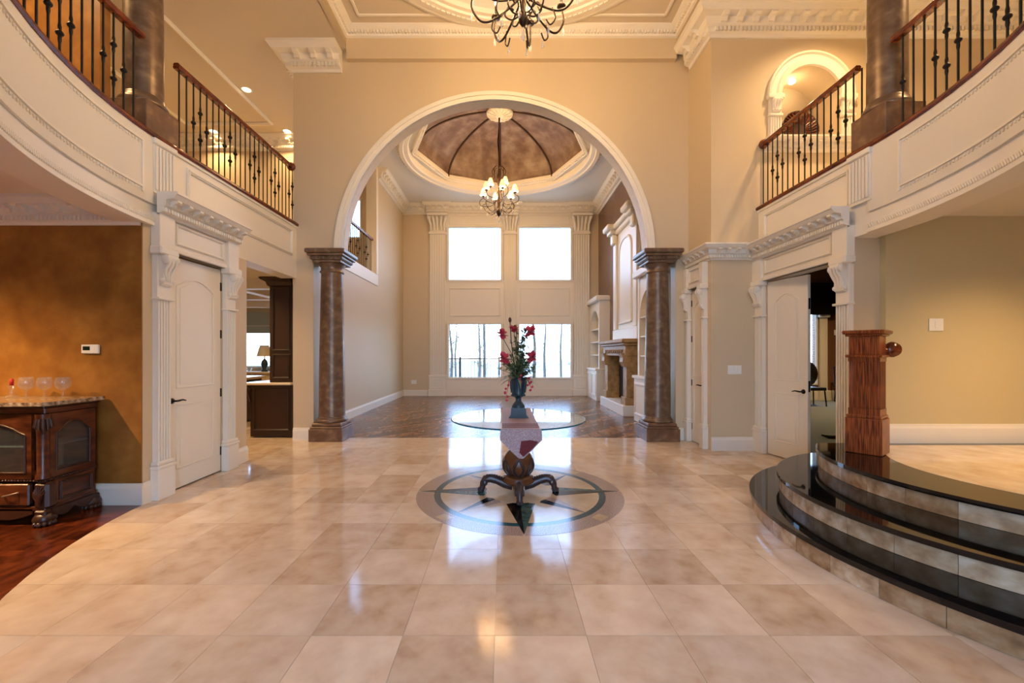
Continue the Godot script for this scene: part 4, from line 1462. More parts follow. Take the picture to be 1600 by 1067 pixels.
func build_fireplace():
	var t := thing("fireplace", "carved limestone fireplace with tall white arched overmantel on the brown wall", "fireplace", Vector3(3.165, 0, -10.35))
	# local: x towards the room is negative
	var hb := MB.new()
	hb.box(Vector3(-0.49, 0, -1.1), Vector3(0, 0.24, 1.1), 0.01)
	part(t, "hearth", hb.done(), M.trim)
	for s in [-1.0, 1.0]:
		var l := MB.new()
		var zc: float = s * 0.86
		l.box(Vector3(-0.42, 0.24, zc - 0.17), Vector3(0, 0.42, zc + 0.17), 0.01)
		l.box(Vector3(-0.38, 0.42, zc - 0.14), Vector3(0, 1.1, zc + 0.14), 0.01)
		var q := PackedVector2Array([Vector2(0.36, 1.1), Vector2(0.42, 1.12), Vector2(0.47, 1.22), Vector2(0.46, 1.32), Vector2(0.5, 1.42), Vector2(0.36, 1.42)])
		l.prism(q, -zc - 0.13, -zc + 0.13, Transform3D(Basis(Vector3(-1, 0, 0), Vector3(0, 1, 0), Vector3(0, 0, -1)), Vector3(0, 0, 0)))
		l.box(Vector3(-0.38, 1.1, zc - 0.14), Vector3(0, 1.42, zc + 0.14))
		part(t, "stone_leg", l.done(), M.fire_stone)
	var m := MB.new()
	m.box(Vector3(-0.42, 1.36, -1.03), Vector3(0, 1.6, 1.03), 0.01)
	for i in 9:
		m.tube([Vector3(-0.43, 1.5, -0.72 + i * 0.18), Vector3(-0.445, 1.43, -0.67 + i * 0.18), Vector3(-0.43, 1.5, -0.6 + i * 0.18)], 0.018, 6)
	m.box(Vector3(-0.47, 1.6, -1.08), Vector3(0, 1.66, 1.08), 0.02)
	m.box(Vector3(-0.53, 1.66, -1.14), Vector3(0, 1.75, 1.14), 0.02)
	part(t, "mantel", m.done(), M.fire_stone)
	part(t, "firebox", bx(Vector3(-0.05, 0.24, -0.72), Vector3(0.0, 1.36, 0.72)), M.black)
	var gr := MB.new()
	gr.box(Vector3(-0.1, 0.26, -0.6), Vector3(-0.07, 1.1, 0.6), 0.01)
	part(t, "fire_screen", gr.done(), M.iron)
	var o := MB.new()
	o.box(Vector3(-0.1, 1.75, -1.0), Vector3(0, 4.7, 1.0), 0.01)
	o.box(Vector3(-0.16, 1.75, -1.04), Vector3(0, 2.05, 1.04), 0.015)
	part(t, "overmantel", o.done(), M.trim)
	for s in [-1.0, 1.0]:
		var pl := MB.new()
		pl.box(Vector3(-0.16, 2.05, s * 0.86 - 0.13), Vector3(-0.1, 4.35, s * 0.86 + 0.13), 0.01)
		pl.box(Vector3(-0.24, 4.35, s * 0.86 - 0.12), Vector3(-0.1, 4.62, s * 0.86 + 0.12), 0.03)
		pl.box(Vector3(-0.32, 4.62, s * 0.86 - 0.19), Vector3(-0.0, 4.72, s * 0.86 + 0.19), 0.02)
		pl.box(Vector3(-0.42, 4.72, s * 0.86 - 0.26), Vector3(-0.0, 4.86, s * 0.86 + 0.26), 0.03)
		part(t, "side_pilaster", pl.done(), M.trim)
	var top := MB.new()
	top.box(Vector3(-0.18, 4.6, -0.74), Vector3(0, 4.72, 0.74), 0.02)
	top.box(Vector3(-0.26, 4.72, -0.66), Vector3(0, 4.84, 0.66), 0.02)
	part(t, "top_cornice", top.done(), M.trim)
	var pn := MB.new()
	var arch := PackedVector2Array()
	arch.append(Vector2(-0.52, 2.2)); arch.append(Vector2(0.52, 2.2)); arch.append(Vector2(0.52, 3.9))
	for i in range(1, 14):
		var a := PI * i / 14
		arch.append(Vector2(0.42 * cos(a) + (0.1 if i < 5 else (-0.1 if i > 9 else 0.1 - 0.05 * (i - 5))), 3.95 + 0.38 * sin(a)))
	arch.append(Vector2(-0.52, 3.9))
	var xf := Transform3D(Basis(Vector3(0, 0, 1), Vector3(0, 1, 0), Vector3(-1, 0, 0)), Vector3(-0.1, 0, 0))
	for i in arch.size():
		var a := arch[i]
		var c := arch[(i + 1) % arch.size()]
		pn.tube([xf * Vector3(a.x, a.y, 0.01), xf * Vector3(c.x, c.y, 0.01)], 0.035, 6)
	pn.prism(arch, 0.0, 0.02, xf)
	part(t, "arched_panel", pn.done(), M.trim)
	# built-in units either side on the right wall
	for k in 2:
		var zc: float = -13.0 if k == 0 else -8.0
		var u := thing("built_in_bookcase", ["cream built-in cabinet with arched shelf recess in the far corner beside the windows", "white built-in bookcase with arched shelf recess behind the bronze column"][k], "bookcase", Vector3(3.17, 0, zc))
		var w := 0.68 if k == 0 else 0.78
		var b := MB.new()
		b.box(Vector3(-0.4, 0.0, -w), Vector3(0, 0.9, w), 0.006)
		b.box(Vector3(-0.44, 0.9, -w - 0.02), Vector3(0, 0.96, w + 0.02), 0.01)
		part(u, "base_cabinet", b.done(), M.trim)
		for s in [-1.0, 1.0]:
			var dd := part(u, "cabinet_door", frame_mesh(w - 0.08, 0.7, 0.07, 0.012), M.trim, Vector3(-0.4, 0.47, s * w / 2))
			dd.rotation.y = -PI / 2
		var c := MB.new()
		for s in [-1.0, 1.0]:
			c.box(Vector3(-0.32, 0.96, s * w - (0.1 if s > 0 else 0.0)), Vector3(0, 3.0, s * w + (0.1 if s < 0 else 0.0)))
		# arched head
		var ap := PackedVector2Array([Vector2(w - 0.006, 2.2), Vector2(w - 0.006, 2.99), Vector2(-w + 0.006, 2.99), Vector2(-w + 0.006, 2.2)])
		for i in 13:
			var a := PI - PI * i / 12
			ap.append(Vector2((w - 0.1) * cos(a), 2.2 + 0.55 * sin(a)))
		c.prism(ap, 0.0, 0.29, Transform3D(Basis(Vector3(0, 0, 1), Vector3(0, 1, 0), Vector3(-1, 0, 0)), Vector3(-0.02, 0, 0)))
		c.box(Vector3(-0.42, 3.0, -w - 0.06), Vector3(0, 3.15, w + 0.06), 0.02)
		part(u, "surround", c.done(), M.trim)
		part(u, "back_panel", bx(Vector3(-0.03, 0.96, -w + 0.1), Vector3(-0.005, 2.8, w - 0.1)), M.wall)
		for y in [1.35, 1.75, 2.15]:
			part(u, "shelf", bx(Vector3(-0.3, y, -w + 0.1), Vector3(-0.03, y + 0.03, w - 0.1)), M.trim)

# ---------- granite steps ----------
func build_steps():
	var t := thing("curved_steps", "curved black granite steps with travertine risers rising to the stair landing", "steps")
	var S := [[4.0, -2.95, 1.93, 0.16], [3.9, -3.1, 1.545, 0.32], [4.36, -3.3, 1.49, 0.48]]
	var rng := RandomNumberGenerator.new()
	rng.seed = 31
	for k in 3:
		var cx: float = S[k][0]
		var cz: float = S[k][1]
		var R: float = S[k][2]
		var y: float = S[k][3]
		# outline from the far side round the left to the near side, then closed along the right
		var poly := PackedVector2Array()
		var a0 := deg_to_rad(200.0)
		var zfar: float = -4.33
		var n := 60
		for i in n + 1:
			var a := lerpf(deg_to_rad(268.0), deg_to_rad(90.0), float(i) / n)   # measured so that z grows towards the camera
			var q := Vector2(cx + R * cos(a), cz + R * sin(a))
			if k == 2 and q.y < zfar:
				continue
			poly.append(q)
		if k == 2:
			var xs := cx - sqrt(R * R - (zfar - cz) * (zfar - cz))
			poly.insert(0, Vector2(xs, zfar))
			poly.insert(0, Vector2(7.9, zfar))
			poly.append(Vector2(7.9, poly[poly.size() - 1].y))
		else:
			poly.append(Vector2(7.9, poly[poly.size() - 1].y))
			poly.append(Vector2(7.9, -4.0))
			poly = Geometry2D.clip_polygons(poly, rect(3.7, -6.0, 9.0, -4.33))[0]
		var tread := MB.new()
		tread.slab(poly, y - 0.035, y)
		part(t, "granite_tread", tread.done(), M.granite)
		var body := Geometry2D.offset_polygon(poly, -0.04)
		var bm := MB.new()
		bm.slab(body[0], y - 0.16, y - 0.036)
		part(t, "step_core", bm.done(), M.grout)
		# riser tiles
		var arc := 0.0
		var tl := 0.29
		var angw := tl / R
		var a := deg_to_rad(262.0)
		var idx := 0
		while a > deg_to_rad(92.0):
			var aa: float = a - angw * (0.55 if (a > deg_to_rad(215.0)) else 1.0)
			var pp := PackedVector2Array()
			for i in 7:
				var b: float = lerpf(a - 0.0008, aa + 0.0008, i / 6.0)
				pp.append(Vector2(cx + (R - 0.022) * cos(b), cz + (R - 0.022) * sin(b)))
			for i in 7:
				var b: float = lerpf(aa + 0.0008, a - 0.0008, i / 6.0)
				pp.append(Vector2(cx + (R - 0.06) * cos(b), cz + (R - 0.06) * sin(b)))
			if not (k == 2 and pp[3].y < zfar) and not (pp[3].x > 3.6 and pp[3].y < -4.3):
				var rm := MB.new()
				rm.slab(pp, y - 0.16 + 0.002, y - 0.037)
				part(t, "riser_tile", rm.done(), M["riser%d" % rng.randi_range(0, 3)])
			a = aa
			idx += 1
		if k == 2:
			# stone field of the landing inside the granite border
			var inner := PackedVector2Array()
			for i in 50:
				var b := lerpf(deg_to_rad(236.0), deg_to_rad(90.0), i / 49.0)
				inner.append(Vector2(cx + 0.12 + (R - 0.36) * cos(b), cz + 0.08 + (R - 0.4) * sin(b)))
			inner.append(Vector2(7.9, inner[inner.size() - 1].y))
			inner.append(Vector2(7.9, -4.22))
			inner.append(Vector2(3.95, -4.22))
			var fm := MB.new()
			fm.slab(inner, y - 0.01, y + 0.0015)
			part(t, "landing_stone", fm.done(), M.tile3)
	# newel post
	var nw := thing("newel_post", "big square oak newel post with fluted faces on the granite landing", "newel post", Vector3(3.46, 0.4815, -3.93), deg_to_rad(36.0))
	part(nw, "base_block", bx(Vector3(-0.135, 0, -0.135), Vector3(0.135, 0.33, 0.135), 0.006), M.oak)
	var cm := MB.new()
	cm.box(Vector3(-0.128, 0.33, -0.128), Vector3(0.128, 0.36, 0.128), 0.012)
	part(nw, "base_moulding", cm.done(), M.oak)
	var sh := MB.new()
	sh.box(Vector3(-0.105, 0.36, -0.105), Vector3(0.105, 0.9, 0.105))
	for f in 4:
		var bs := Basis(Vector3.UP, f * PI / 2)
		for i in 5:
			var x := -0.09 + i * 0.04
			sh.box(Vector3(x, 0.42, 0.1), Vector3(x + 0.02, 0.86, 0.116), 0.006, Transform3D(bs, Vector3.ZERO))
		sh.box(Vector3(-0.113, 0.36, 0.1), Vector3(0.113, 0.42, 0.116), 0.0, Transform3D(bs, Vector3.ZERO))
		sh.box(Vector3(-0.113, 0.86, 0.1), Vector3(0.113, 0.9, 0.116), 0.0, Transform3D(bs, Vector3.ZERO))
	part(nw, "fluted_shaft", sh.done(), M.oak)
	var hd := MB.new()
	hd.box(Vector3(-0.135, 0.9, -0.135), Vector3(0.135, 0.925, 0.135), 0.01)
	hd.box(Vector3(-0.112, 0.925, -0.112), Vector3(0.112, 1.1, 0.112), 0.004)
	part(nw, "head_block", hd.done(), M.oak)
	var cp := MB.new()
	cp.box(Vector3(-0.135, 1.1, -0.135), Vector3(0.135, 1.12, 0.135), 0.008)
	cp.box(Vector3(-0.155, 1.12, -0.155), Vector3(0.155, 1.155, 0.155), 0.014)
	part(nw, "cap", cp.done(), M.oak)
	var rb := MB.new()
	rb.lathe([Vector2(0, -0.04), Vector2(0.06, -0.035), Vector2(0.075, 0), Vector2(0.06, 0.035), Vector2(0, 0.04)], Transform3D(Basis(Vector3(1, 0, 0), Vector3(0, 0, 1), Vector3(0, -1, 0)), Vector3(0.0, 0.955, 0.0)), 18)
	rb.tube([Vector3(0.0, 0.955, 0.0), Vector3(-0.12, 0.94, 0.0)], 0.03, 8)
	var rp := part(nw, "handrail_rosette", rb.done(), M.cherry)
	rp.position = Vector3(0.2, 0.02, 0.14)
	rp.rotation.y = deg_to_rad(-36.0)

# ---------- table with urn ----------
func build_table():
	var C := Vector3(CX - 0.01, 0, -4.25)
	var t := thing("pedestal_table", "round glass-topped table on a carved bulbous pedestal over the floor star", "table", C)
	var top := MB.new()
	top.lathe([Vector2(0, 0.748), Vector2(0.68, 0.748), Vector2(0.68, 0.762), Vector2(0, 0.762)], Transform3D.IDENTITY, 64, false)
	part(t, "glass_top", top.done(), M.table_glass)
	var ed := MB.new()
	ed.lathe([Vector2(0.681, 0.7475), Vector2(0.687, 0.75), Vector2(0.687, 0.76), Vector2(0.681, 0.7625)], Transform3D.IDENTITY, 64)
	part(t, "glass_rim", ed.done(), M.glass_edge)
	var su := MB.new()
	su.lathe([Vector2(0.0, 0.70), Vector2(0.12, 0.70), Vector2(0.2, 0.715), Vector2(0.27, 0.735), Vector2(0.275, 0.747), Vector2(0.0, 0.747)], Transform3D.IDENTITY, 32)
	part(t, "support_plate", su.done(), M.teal)
	var st := MB.new()
	st.lathe([Vector2(0.1, 0.44), Vector2(0.07, 0.47), Vector2(0.06, 0.56), Vector2(0.075, 0.64), Vector2(0.12, 0.70)], Transform3D.IDENTITY, 28)
	part(t, "stem", st.done(), M.walnut)
	var bu := MB.new()
	var prof := []
	for i in 13:
		var a := -PI / 2 * 0.86 + PI * 0.86 * i / 12
		prof.append(Vector2(0.155 * cos(a), 0.30 + 0.155 * sin(a)))
	bu.lathe(prof, Transform3D.IDENTITY, 32)
	var bn := part(t, "bulb", bu.done(), M.walnut)
	for i in 6:
		var a := TAU * i / 6 + PI / 6
		var lf := MB.new()
		for s in [-1.0, 1.0]:
			var pts := []
			for k in 7:
				var u := k / 6.0
				var el := lerpf(-0.95, 0.35, u)
				var w: float = 0.36 * sin(PI * min(u * 0.9 + 0.1, 1.0)) * s
				pts.append(Vector3(0.157 * cos(el) * cos(a + w), 0.30 + 0.157 * sin(el), 0.157 * cos(el) * sin(a + w)))
			lf.tube(pts, [0.012, 0.016, 0.017, 0.016, 0.014, 0.012, 0.006], 6)
		part(bn, "carved_leaf", lf.done(), M.carved)
	var ri := MB.new()
	ri.lathe([Vector2(0.0, 0.09), Vector2(0.13, 0.09), Vector2(0.165, 0.11), Vector2(0.17, 0.125), Vector2(0.15, 0.14), Vector2(0.155, 0.155), Vector2(0.13, 0.17), Vector2(0.09, 0.18)], Transform3D.IDENTITY, 36)
	part(t, "base_ring", ri.done(), M.walnut)
	for i in 4:
		var lg := MB.new()
		var bs := Basis(Vector3.UP, i * PI / 2)
		var pts := []
		for q in [[0.06, 0.075], [0.14, 0.085], [0.22, 0.12], [0.29, 0.138], [0.335, 0.125], [0.362, 0.085], [0.37, 0.04], [0.385, 0.018]]:
			pts.append(bs * Vector3(0, q[1], q[0]))
		lg.tube(pts, [0.06, 0.05, 0.044, 0.046, 0.044, 0.036, 0.03, 0.038], 8)
		for k in 9:
			var u := k / 8.0
			var pos := Vector3(0, 0.125 + 0.045 * sin(u * PI * 0.6), 0.12 + 0.2 * u)
			lg.ball(bs * pos, Vector3(0.014, 0.01, 0.014), 6, 4)
		# scroll at the knee and paw
		for s in [-1.0, 1.0]:
			lg.lathe([Vector2(0, -0.012), Vector2(0.03, -0.01), Vector2(0.034, 0), Vector2(0.03, 0.01), Vector2(0, 0.012)], Transform3D(bs * Basis(Vector3(0, 1, 0), Vector3(1, 0, 0), Vector3(0, 0, -1)), bs * Vector3(s * 0.035, 0.1, 0.345)), 12)
			lg.ball(bs * Vector3(s * 0.016, 0.016, 0.4), Vector3(0.013, 0.016, 0.026), 6, 5)
		lg.ball(bs * Vector3(0, 0.017, 0.408), Vector3(0.012, 0.017, 0.026), 6, 5)
		part(t, "carved_leg", lg.done(), M.carved)
	# runner: laid over the top, hanging in points front and back
	var rn := thing("table_runner", "red and grey patterned cloth runner hanging in a point over the glass table", "runner", C + Vector3(0, 0.7635, 0))
	var cl := MB.new()
	var hw := 0.165
	cl.box(Vector3(-hw, 0, -0.69), Vector3(hw, 0.004, 0.69))
	part(rn, "top_cloth", cl.done(), M.runner)
	for s in [1.0, -1.0]:
		var hb := MB.new()
		var pg := PackedVector2Array([Vector2(-hw - 0.012, 0.002), Vector2(hw + 0.012, 0.002), Vector2(hw + 0.018, -0.09), Vector2(hw - 0.06, -0.17), Vector2(0.02, -0.25), Vector2(-0.02, -0.25), Vector2(-hw + 0.06, -0.17), Vector2(-hw - 0.018, -0.09)])
		hb.prism(pg, 0.69, 0.694, Transform3D(Basis(Vector3(s, 0, 0), Vector3(0, 1, 0), Vector3(0, 0, s)), Vector3.ZERO))
		part(rn, "hanging_end", hb.done(), M.runner)
		var rd := MB.new()
		rd.prism(PackedVector2Array([Vector2(0.0, -0.1), Vector2(0.08, -0.09), Vector2(0.15, -0.105), Vector2(0.1, -0.165), Vector2(0.02, -0.235), Vector2(-0.015, -0.2)]), 0.694, 0.696, Transform3D(Basis(Vector3(s, 0, 0), Vector3(0, 1, 0), Vector3(0, 0, s)), Vector3.ZERO))
		part(rn, "red_patch", rd.done(), M.runner_red)
	for z in [0.42, 0.5, 0.58]:
		part(rn, "red_stripe", bx(Vector3(-hw, 0.004, z), Vector3(hw, 0.005, z + 0.035)), M.runner_red)
	# urn
	var u := thing("urn", "dark teal classical urn on square foot standing on the table runner", "urn", C + Vector3(0, 0.7685, 0.02))
	var ft := MB.new()
	ft.prism(PackedVector2Array([Vector2(-0.1, 0), Vector2(0.1, 0), Vector2(0.078, 0.035), Vector2(0.074, 0.1), Vector2(-0.074, 0.1), Vector2(-0.078, 0.035)]), -0.08, 0.08)
	part(u, "square_foot", ft.done(), M.urn)
	var body := MB.new()
	body.lathe([Vector2(0.068, 0.10), Vector2(0.066, 0.115), Vector2(0.05, 0.14), Vector2(0.03, 0.165), Vector2(0.027, 0.185), Vector2(0.034, 0.2), Vector2(0.06, 0.215), Vector2(0.068, 0.225), Vector2(0.066, 0.24), Vector2(0.07, 0.3), Vector2(0.08, 0.37), Vector2(0.09, 0.395), Vector2(0.088, 0.4), Vector2(0.07, 0.39)], Transform3D.IDENTITY, 28)
	var bo := part(u, "bowl", body.done(), M.urn)
	var bd := MB.new()
	for i in 20:
		var a := TAU * i / 20
		bd.ball(Vector3(0.068 * cos(a), 0.222, 0.068 * sin(a)), Vector3(0.008, 0.008, 0.008), 6, 4)
	for i in 10:
		var a := TAU * i / 10
		bd.tube([Vector3(0.068 * cos(a), 0.25, 0.068 * sin(a)), Vector3(0.073 * cos(a), 0.3, 0.073 * sin(a)), Vector3(0.082 * cos(a), 0.37, 0.082 * sin(a))], [0.008, 0.011, 0.006], 6)
	part(bo, "gadroon_relief", bd.done(), M.urn)
	build_flowers(C + Vector3(0, 1.15, 0.02))

func leaf_shape(b: MB, base: Vector3, dir: Vector3, len: float, w: float, droop: float):
	var side := dir.cross(Vector3.UP)
	if side.length() < 0.05: side = Vector3.RIGHT
	side = side.normalized()
	var up := side.cross(dir).normalized()
	var p := []
	for i in 5:
		var u := i / 4.0
		p.append(base + dir * len * u + Vector3.DOWN * droop * u * u)
	for i in 4:
		var w0: float = w * sin(PI * (0.08 + 0.92 * i / 4.0))
		var w1: float = w * sin(PI * (0.08 + 0.92 * (i + 1) / 4.0))
		b.quad(p[i] - side * w0, p[i] + side * w0 + up * 0.0, p[i + 1] + side * w1, p[i + 1] - side * w1)
		b.quad(p[i] + side * w0 - up * 0.0008, p[i] - side * w0 - up * 0.0008, p[i + 1] - side * w1 - up * 0.0008, p[i + 1] + side * w1 - up * 0.0008)

func build_flowers(at: Vector3):
	var t := thing("flower_arrangement", "tall silk flower arrangement with red blooms and greenery in the urn", "flowers", at)
	var rng := RandomNumberGenerator.new()
	rng.seed = 12
	var px := func(x: float, y: float, dz := 0.0) -> Vector3:
		return Vector3((x - 811.0) / F * 4.25, H + (552.0 - y) / F * 4.25 - at.y, dz)
	# blooms
	var blooms := [[786, 523, 0.05, 0.075, 0.9], [804, 515, 0.03, 0.065, 0.2], [829, 519, 0.06, 0.09, -0.5], [789, 560, 0.1, 0.085, 0.6], [831, 558, 0.08, 0.08, -0.7]]
	for q in blooms:
		var c: Vector3 = px.call(q[0], q[1], q[2])
		var b := MB.new()
		for ring in 3:
			var n: int = [5, 7, 8][ring]
			for i in n:
				var a: float = TAU * i / n + ring * 0.4
				var d := Vector3(cos(a), [0.9, 0.45, 0.1][ring], sin(a)).normalized()
				var ln: float = q[3] * [0.6, 0.85, 1.0][ring]
				leaf_shape(b, c, Basis(Vector3.FORWARD, q[4]) * Basis(Vector3.RIGHT, 0.7) * d, ln, ln * 0.42, -0.004)
		b.ball(c, Vector3.ONE * q[3] * 0.3, 8, 6)
		part(t, "bloom", b.done(), M.petal)
		var s := MB.new()
		s.tube([Vector3(0, 0.0, 0), Vector3(c.x * 0.3, c.y * 0.5, c.z * 0.5), Vector3(c.x * 0.85, c.y * 0.85, c.z), c], 0.0035, 5)
		part(t, "stem", s.done(), M.stem)
	# tall bud stem
	var bs := MB.new()
	var tip: Vector3 = px.call(798, 500)
	bs.tube([Vector3(0, 0.0, 0), Vector3(-0.05, 0.2, 0), Vector3(-0.075, 0.42, 0), tip], 0.005, 6)
	bs.ball(tip, Vector3(0.016, 0.028, 0.016), 8, 6)
	part(t, "bud_stem", bs.done(), M.stem)
	# leafy stems: tall ones in the middle, a wide low cushion over the rim
	for i in 70:
		var a := rng.randf() * TAU
		var sp := rng.randf_range(0.03, 0.25)
		var end := Vector3(cos(a) * sp, rng.randf_range(0.03, 0.24) * (1.2 - sp * 2.0), sin(a) * sp * 0.9)
		if i < 26:
			end = Vector3(rng.randf_range(-0.09, 0.14), rng.randf_range(0.2, 0.54), rng.randf_range(-0.08, 0.08))
		var b := MB.new()
		var mid := Vector3(end.x * 0.4, end.y * 0.6, end.z * 0.4)
		b.tube([Vector3(0, 0.0, 0), mid, end], 0.0028, 5)
		for k in 14:
			var u := rng.randf_range(0.25, 1.0)
			var pos := Vector3.ZERO.lerp(mid, min(u * 2.0, 1.0)) if u < 0.5 else mid.lerp(end, (u - 0.5) * 2.0)
			var d := Vector3(rng.randf_range(-1, 1), rng.randf_range(-0.4, 0.7), rng.randf_range(-1, 1)).normalized()
			leaf_shape(b, pos, d, rng.randf_range(0.03, 0.065), rng.randf_range(0.009, 0.018), rng.randf_range(0.0, 0.02))
		part(t, "leafy_stem", b.done(), M.leaf if i % 3 else M.leaf2)
	# long drooping blades at the rim and small pink trailing buds
	for i in 22:
		var a := TAU * i / 22 + rng.randf() * 0.2
		var b := MB.new()
		leaf_shape(b, Vector3(cos(a) * 0.03, 0.0, sin(a) * 0.03), Vector3(cos(a), rng.randf_range(0.25, 0.8), sin(a)).normalized(), rng.randf_range(0.16, 0.28), 0.011, rng.randf_range(0.06, 0.16))
		part(t, "blade", b.done(), M.leaf2 if i % 2 else M.leaf)
	for i in 5:
		var sx: float = [-1.0, -0.9, 1.0, 0.85, 0.2][i]
		var b := MB.new()
		var e := Vector3(sx * 0.13, [-0.2, -0.12, -0.1, -0.05, -0.02][i], 0.09)
		b.tube([Vector3(0, 0.01, 0), Vector3(sx * 0.09, 0.03, 0.07), e], 0.0025, 5)
		for k in 3:
			b.ball(e + Vector3(rng.randf_range(-0.02, 0.02), k * 0.035, rng.randf_range(-0.02, 0.02)), Vector3.ONE * 0.013, 6, 5)
		part(t, "trailing_buds", b.done(), M.petal)

# ---------- dining room ----------
func build_cabinet():
	# x0..x1 along the wall, front towards +z
	var t := thing("glazed_cabinet", "carved dark cherry sideboard with arched glass doors and stone top against the brown wall", "cabinet", Vector3(-4.53, 0, -3.61))
	var W := 0.76      # half width
	var D := 0.22      # half depth
	var body := MB.new()
	body.box(Vector3(-W, 0.12, -D), Vector3(W, 0.16, D), 0.006)
	body.box(Vector3(-W + 0.02, 0.16, -D), Vector3(W - 0.02, 0.95, -D + 0.02))
	body.box(Vector3(-W, 0.36, -D), Vector3(W, 0.39, D), 0.006)
	body.box(Vector3(-W, 0.92, -D), Vector3(W, 0.97, D), 0.006)
	body.box(Vector3(-0.02, 0.39, -D), Vector3(0.02, 0.92, D - 0.02))
	part(t, "carcass", body.done(), M.cabinet)
	var dk := MB.new()
	dk.box(Vector3(-W - 0.02, 0.97, -D - 0.005), Vector3(W + 0.02, 0.99, D + 0.025), 0.008)
	for i in 60:
		dk.ball(Vector3(-W + i * (2 * W / 59.0), 0.375, D + 0.008), Vector3(0.012, 0.008, 0.008), 6, 4)
	for i in 18:
		dk.ball(Vector3(W + 0.008, 0.375, -D + 0.02 + i * (2 * D - 0.04) / 17.0), Vector3(0.008, 0.008, 0.012), 6, 4)
	part(t, "bead_moulding", dk.done(), M.cabinet_dark)
	var tp := MB.new()
	var outline := PackedVector2Array([Vector2(-W - 0.05, -D - 0.02), Vector2(W + 0.05, -D - 0.02), Vector2(W + 0.055, D - 0.02), Vector2(W + 0.03, D + 0.05)])
	for i in 9:
		var u := i / 8.0
		outline.append(Vector2(lerpf(W - 0.12, -W + 0.12, u), D + 0.055 + 0.03 * sin(PI * u)))
	outline.append(Vector2(-W - 0.03, D + 0.05)); outline.append(Vector2(-W - 0.055, D - 0.02))
	tp.slab(outline, 0.99, 1.022)
	part(t, "stone_top", tp.done(), M.marble_top)
	# side and front glass doors with arched frames
	for k in 4:
		var xf: Transform3D
		var w := 0.38
		if k == 0:
			xf = Transform3D(Basis(Vector3(0, 0, -1), Vector3.UP, Vector3(1, 0, 0)), Vector3(W, 0.39, 0.0))
		elif k == 1:
			xf = Transform3D(Basis(Vector3(0, 0, 1), Vector3.UP, Vector3(-1, 0, 0)), Vector3(-W, 0.39, 0.0))
		else:
			w = 0.64
			xf = Transform3D(Basis.IDENTITY, Vector3(-0.345 if k == 2 else 0.345, 0.39, D))
		var dr := Node3D.new()
		dr.name = "glass_door"
		t.add_child(dr, true)
		dr.transform = xf
		var hw := w / 2
		var op := PackedVector2Array([Vector2(-hw + 0.05, 0.05), Vector2(hw - 0.05, 0.05), Vector2(hw - 0.05, 0.36)])
		for i in range(1, 12):
			var u := i / 12.0
			op.append(Vector2(lerpf(hw - 0.05, -hw + 0.05, u), 0.36 + 0.09 * sin(PI * u) * (1.0 if abs(u - 0.5) < 0.34 else 0.75)))
		op.append(Vector2(-hw + 0.05, 0.36))
		var fr := MB.new()
		# frame pieces: stiles, rails and the arched head as one ring of quads
		var outer := rect(-hw, 0.0, hw, 0.53)
		fr.prism(PackedVector2Array([Vector2(-hw, 0), Vector2(-hw + 0.05, 0.05), Vector2(-hw + 0.05, 0.36), Vector2(-hw, 0.53)]), -0.01, 0.012)
		fr.prism(PackedVector2Array([Vector2(hw, 0), Vector2(hw, 0.53), Vector2(hw - 0.05, 0.36), Vector2(hw - 0.05, 0.05)]), -0.01, 0.012)
		fr.prism(PackedVector2Array([Vector2(-hw, 0), Vector2(hw, 0), Vector2(hw - 0.05, 0.05), Vector2(-hw + 0.05, 0.05)]), -0.01, 0.012)
		var head := PackedVector2Array([Vector2(-hw, 0.53), Vector2(-hw + 0.05, 0.36)])
		for i in range(op.size() - 2, 2, -1):
			head.append(op[i])
		head.append(Vector2(hw - 0.05, 0.36)); head.append(Vector2(hw, 0.53))
		fr.prism(head, -0.01, 0.012)
		part(dr, "door_frame", fr.done(), M.cabinet)
		var bd := MB.new()
		for i in op.size():
			var a := op[i]
			var c := op[(i + 1) % op.size()]
			bd.tube([Vector3(a.x, a.y, 0.012), Vector3(c.x, c.y, 0.012)], 0.008, 6)
		part(dr, "glazing_bead", bd.done(), M.cabinet_dark)
		var gl := MB.new()
		gl.prism(op, -0.004, 0.0)
		part(dr, "glass", gl.done(), M.glass)
	part(t, "glass_shelf", bx(Vector3(-W + 0.03, 0.64, -D + 0.03), Vector3(W - 0.03, 0.646, D - 0.03)), M.table_glass)
	# corner columns, drawers and carved feet
	for sx in [-1.0, 1.0]:
		var c := MB.new()
		c.lathe([Vector2(0.05, 0.39), Vector2(0.05, 0.41), Vector2(0.04, 0.43), Vector2(0.042, 0.86), Vector2(0.05, 0.88), Vector2(0.05, 0.92)], Transform3D(Basis.IDENTITY, Vector3(sx * (W - 0.03), 0, D - 0.02)), 16)
		var cp := part(t, "corner_column", c.done(), M.cabinet)
		var lf := MB.new()
		for i in 5:
			var a: float = (i - 2) * 0.5 + (PI / 4 if sx > 0 else PI * 0.75)
			lf.tube([Vector3(sx * (W - 0.03) + 0.045 * cos(a), 0.88, D - 0.02 + 0.045 * sin(a)), Vector3(sx * (W - 0.03) + 0.056 * cos(a), 0.82, D - 0.02 + 0.056 * sin(a)), Vector3(sx * (W - 0.03) + 0.046 * cos(a), 0.76 + abs(i - 2) * 0.02, D - 0.02 + 0.046 * sin(a))], [0.012, 0.014, 0.005], 6)
		part(cp, "carved_leaf", lf.done(), M.cabinet_dark)
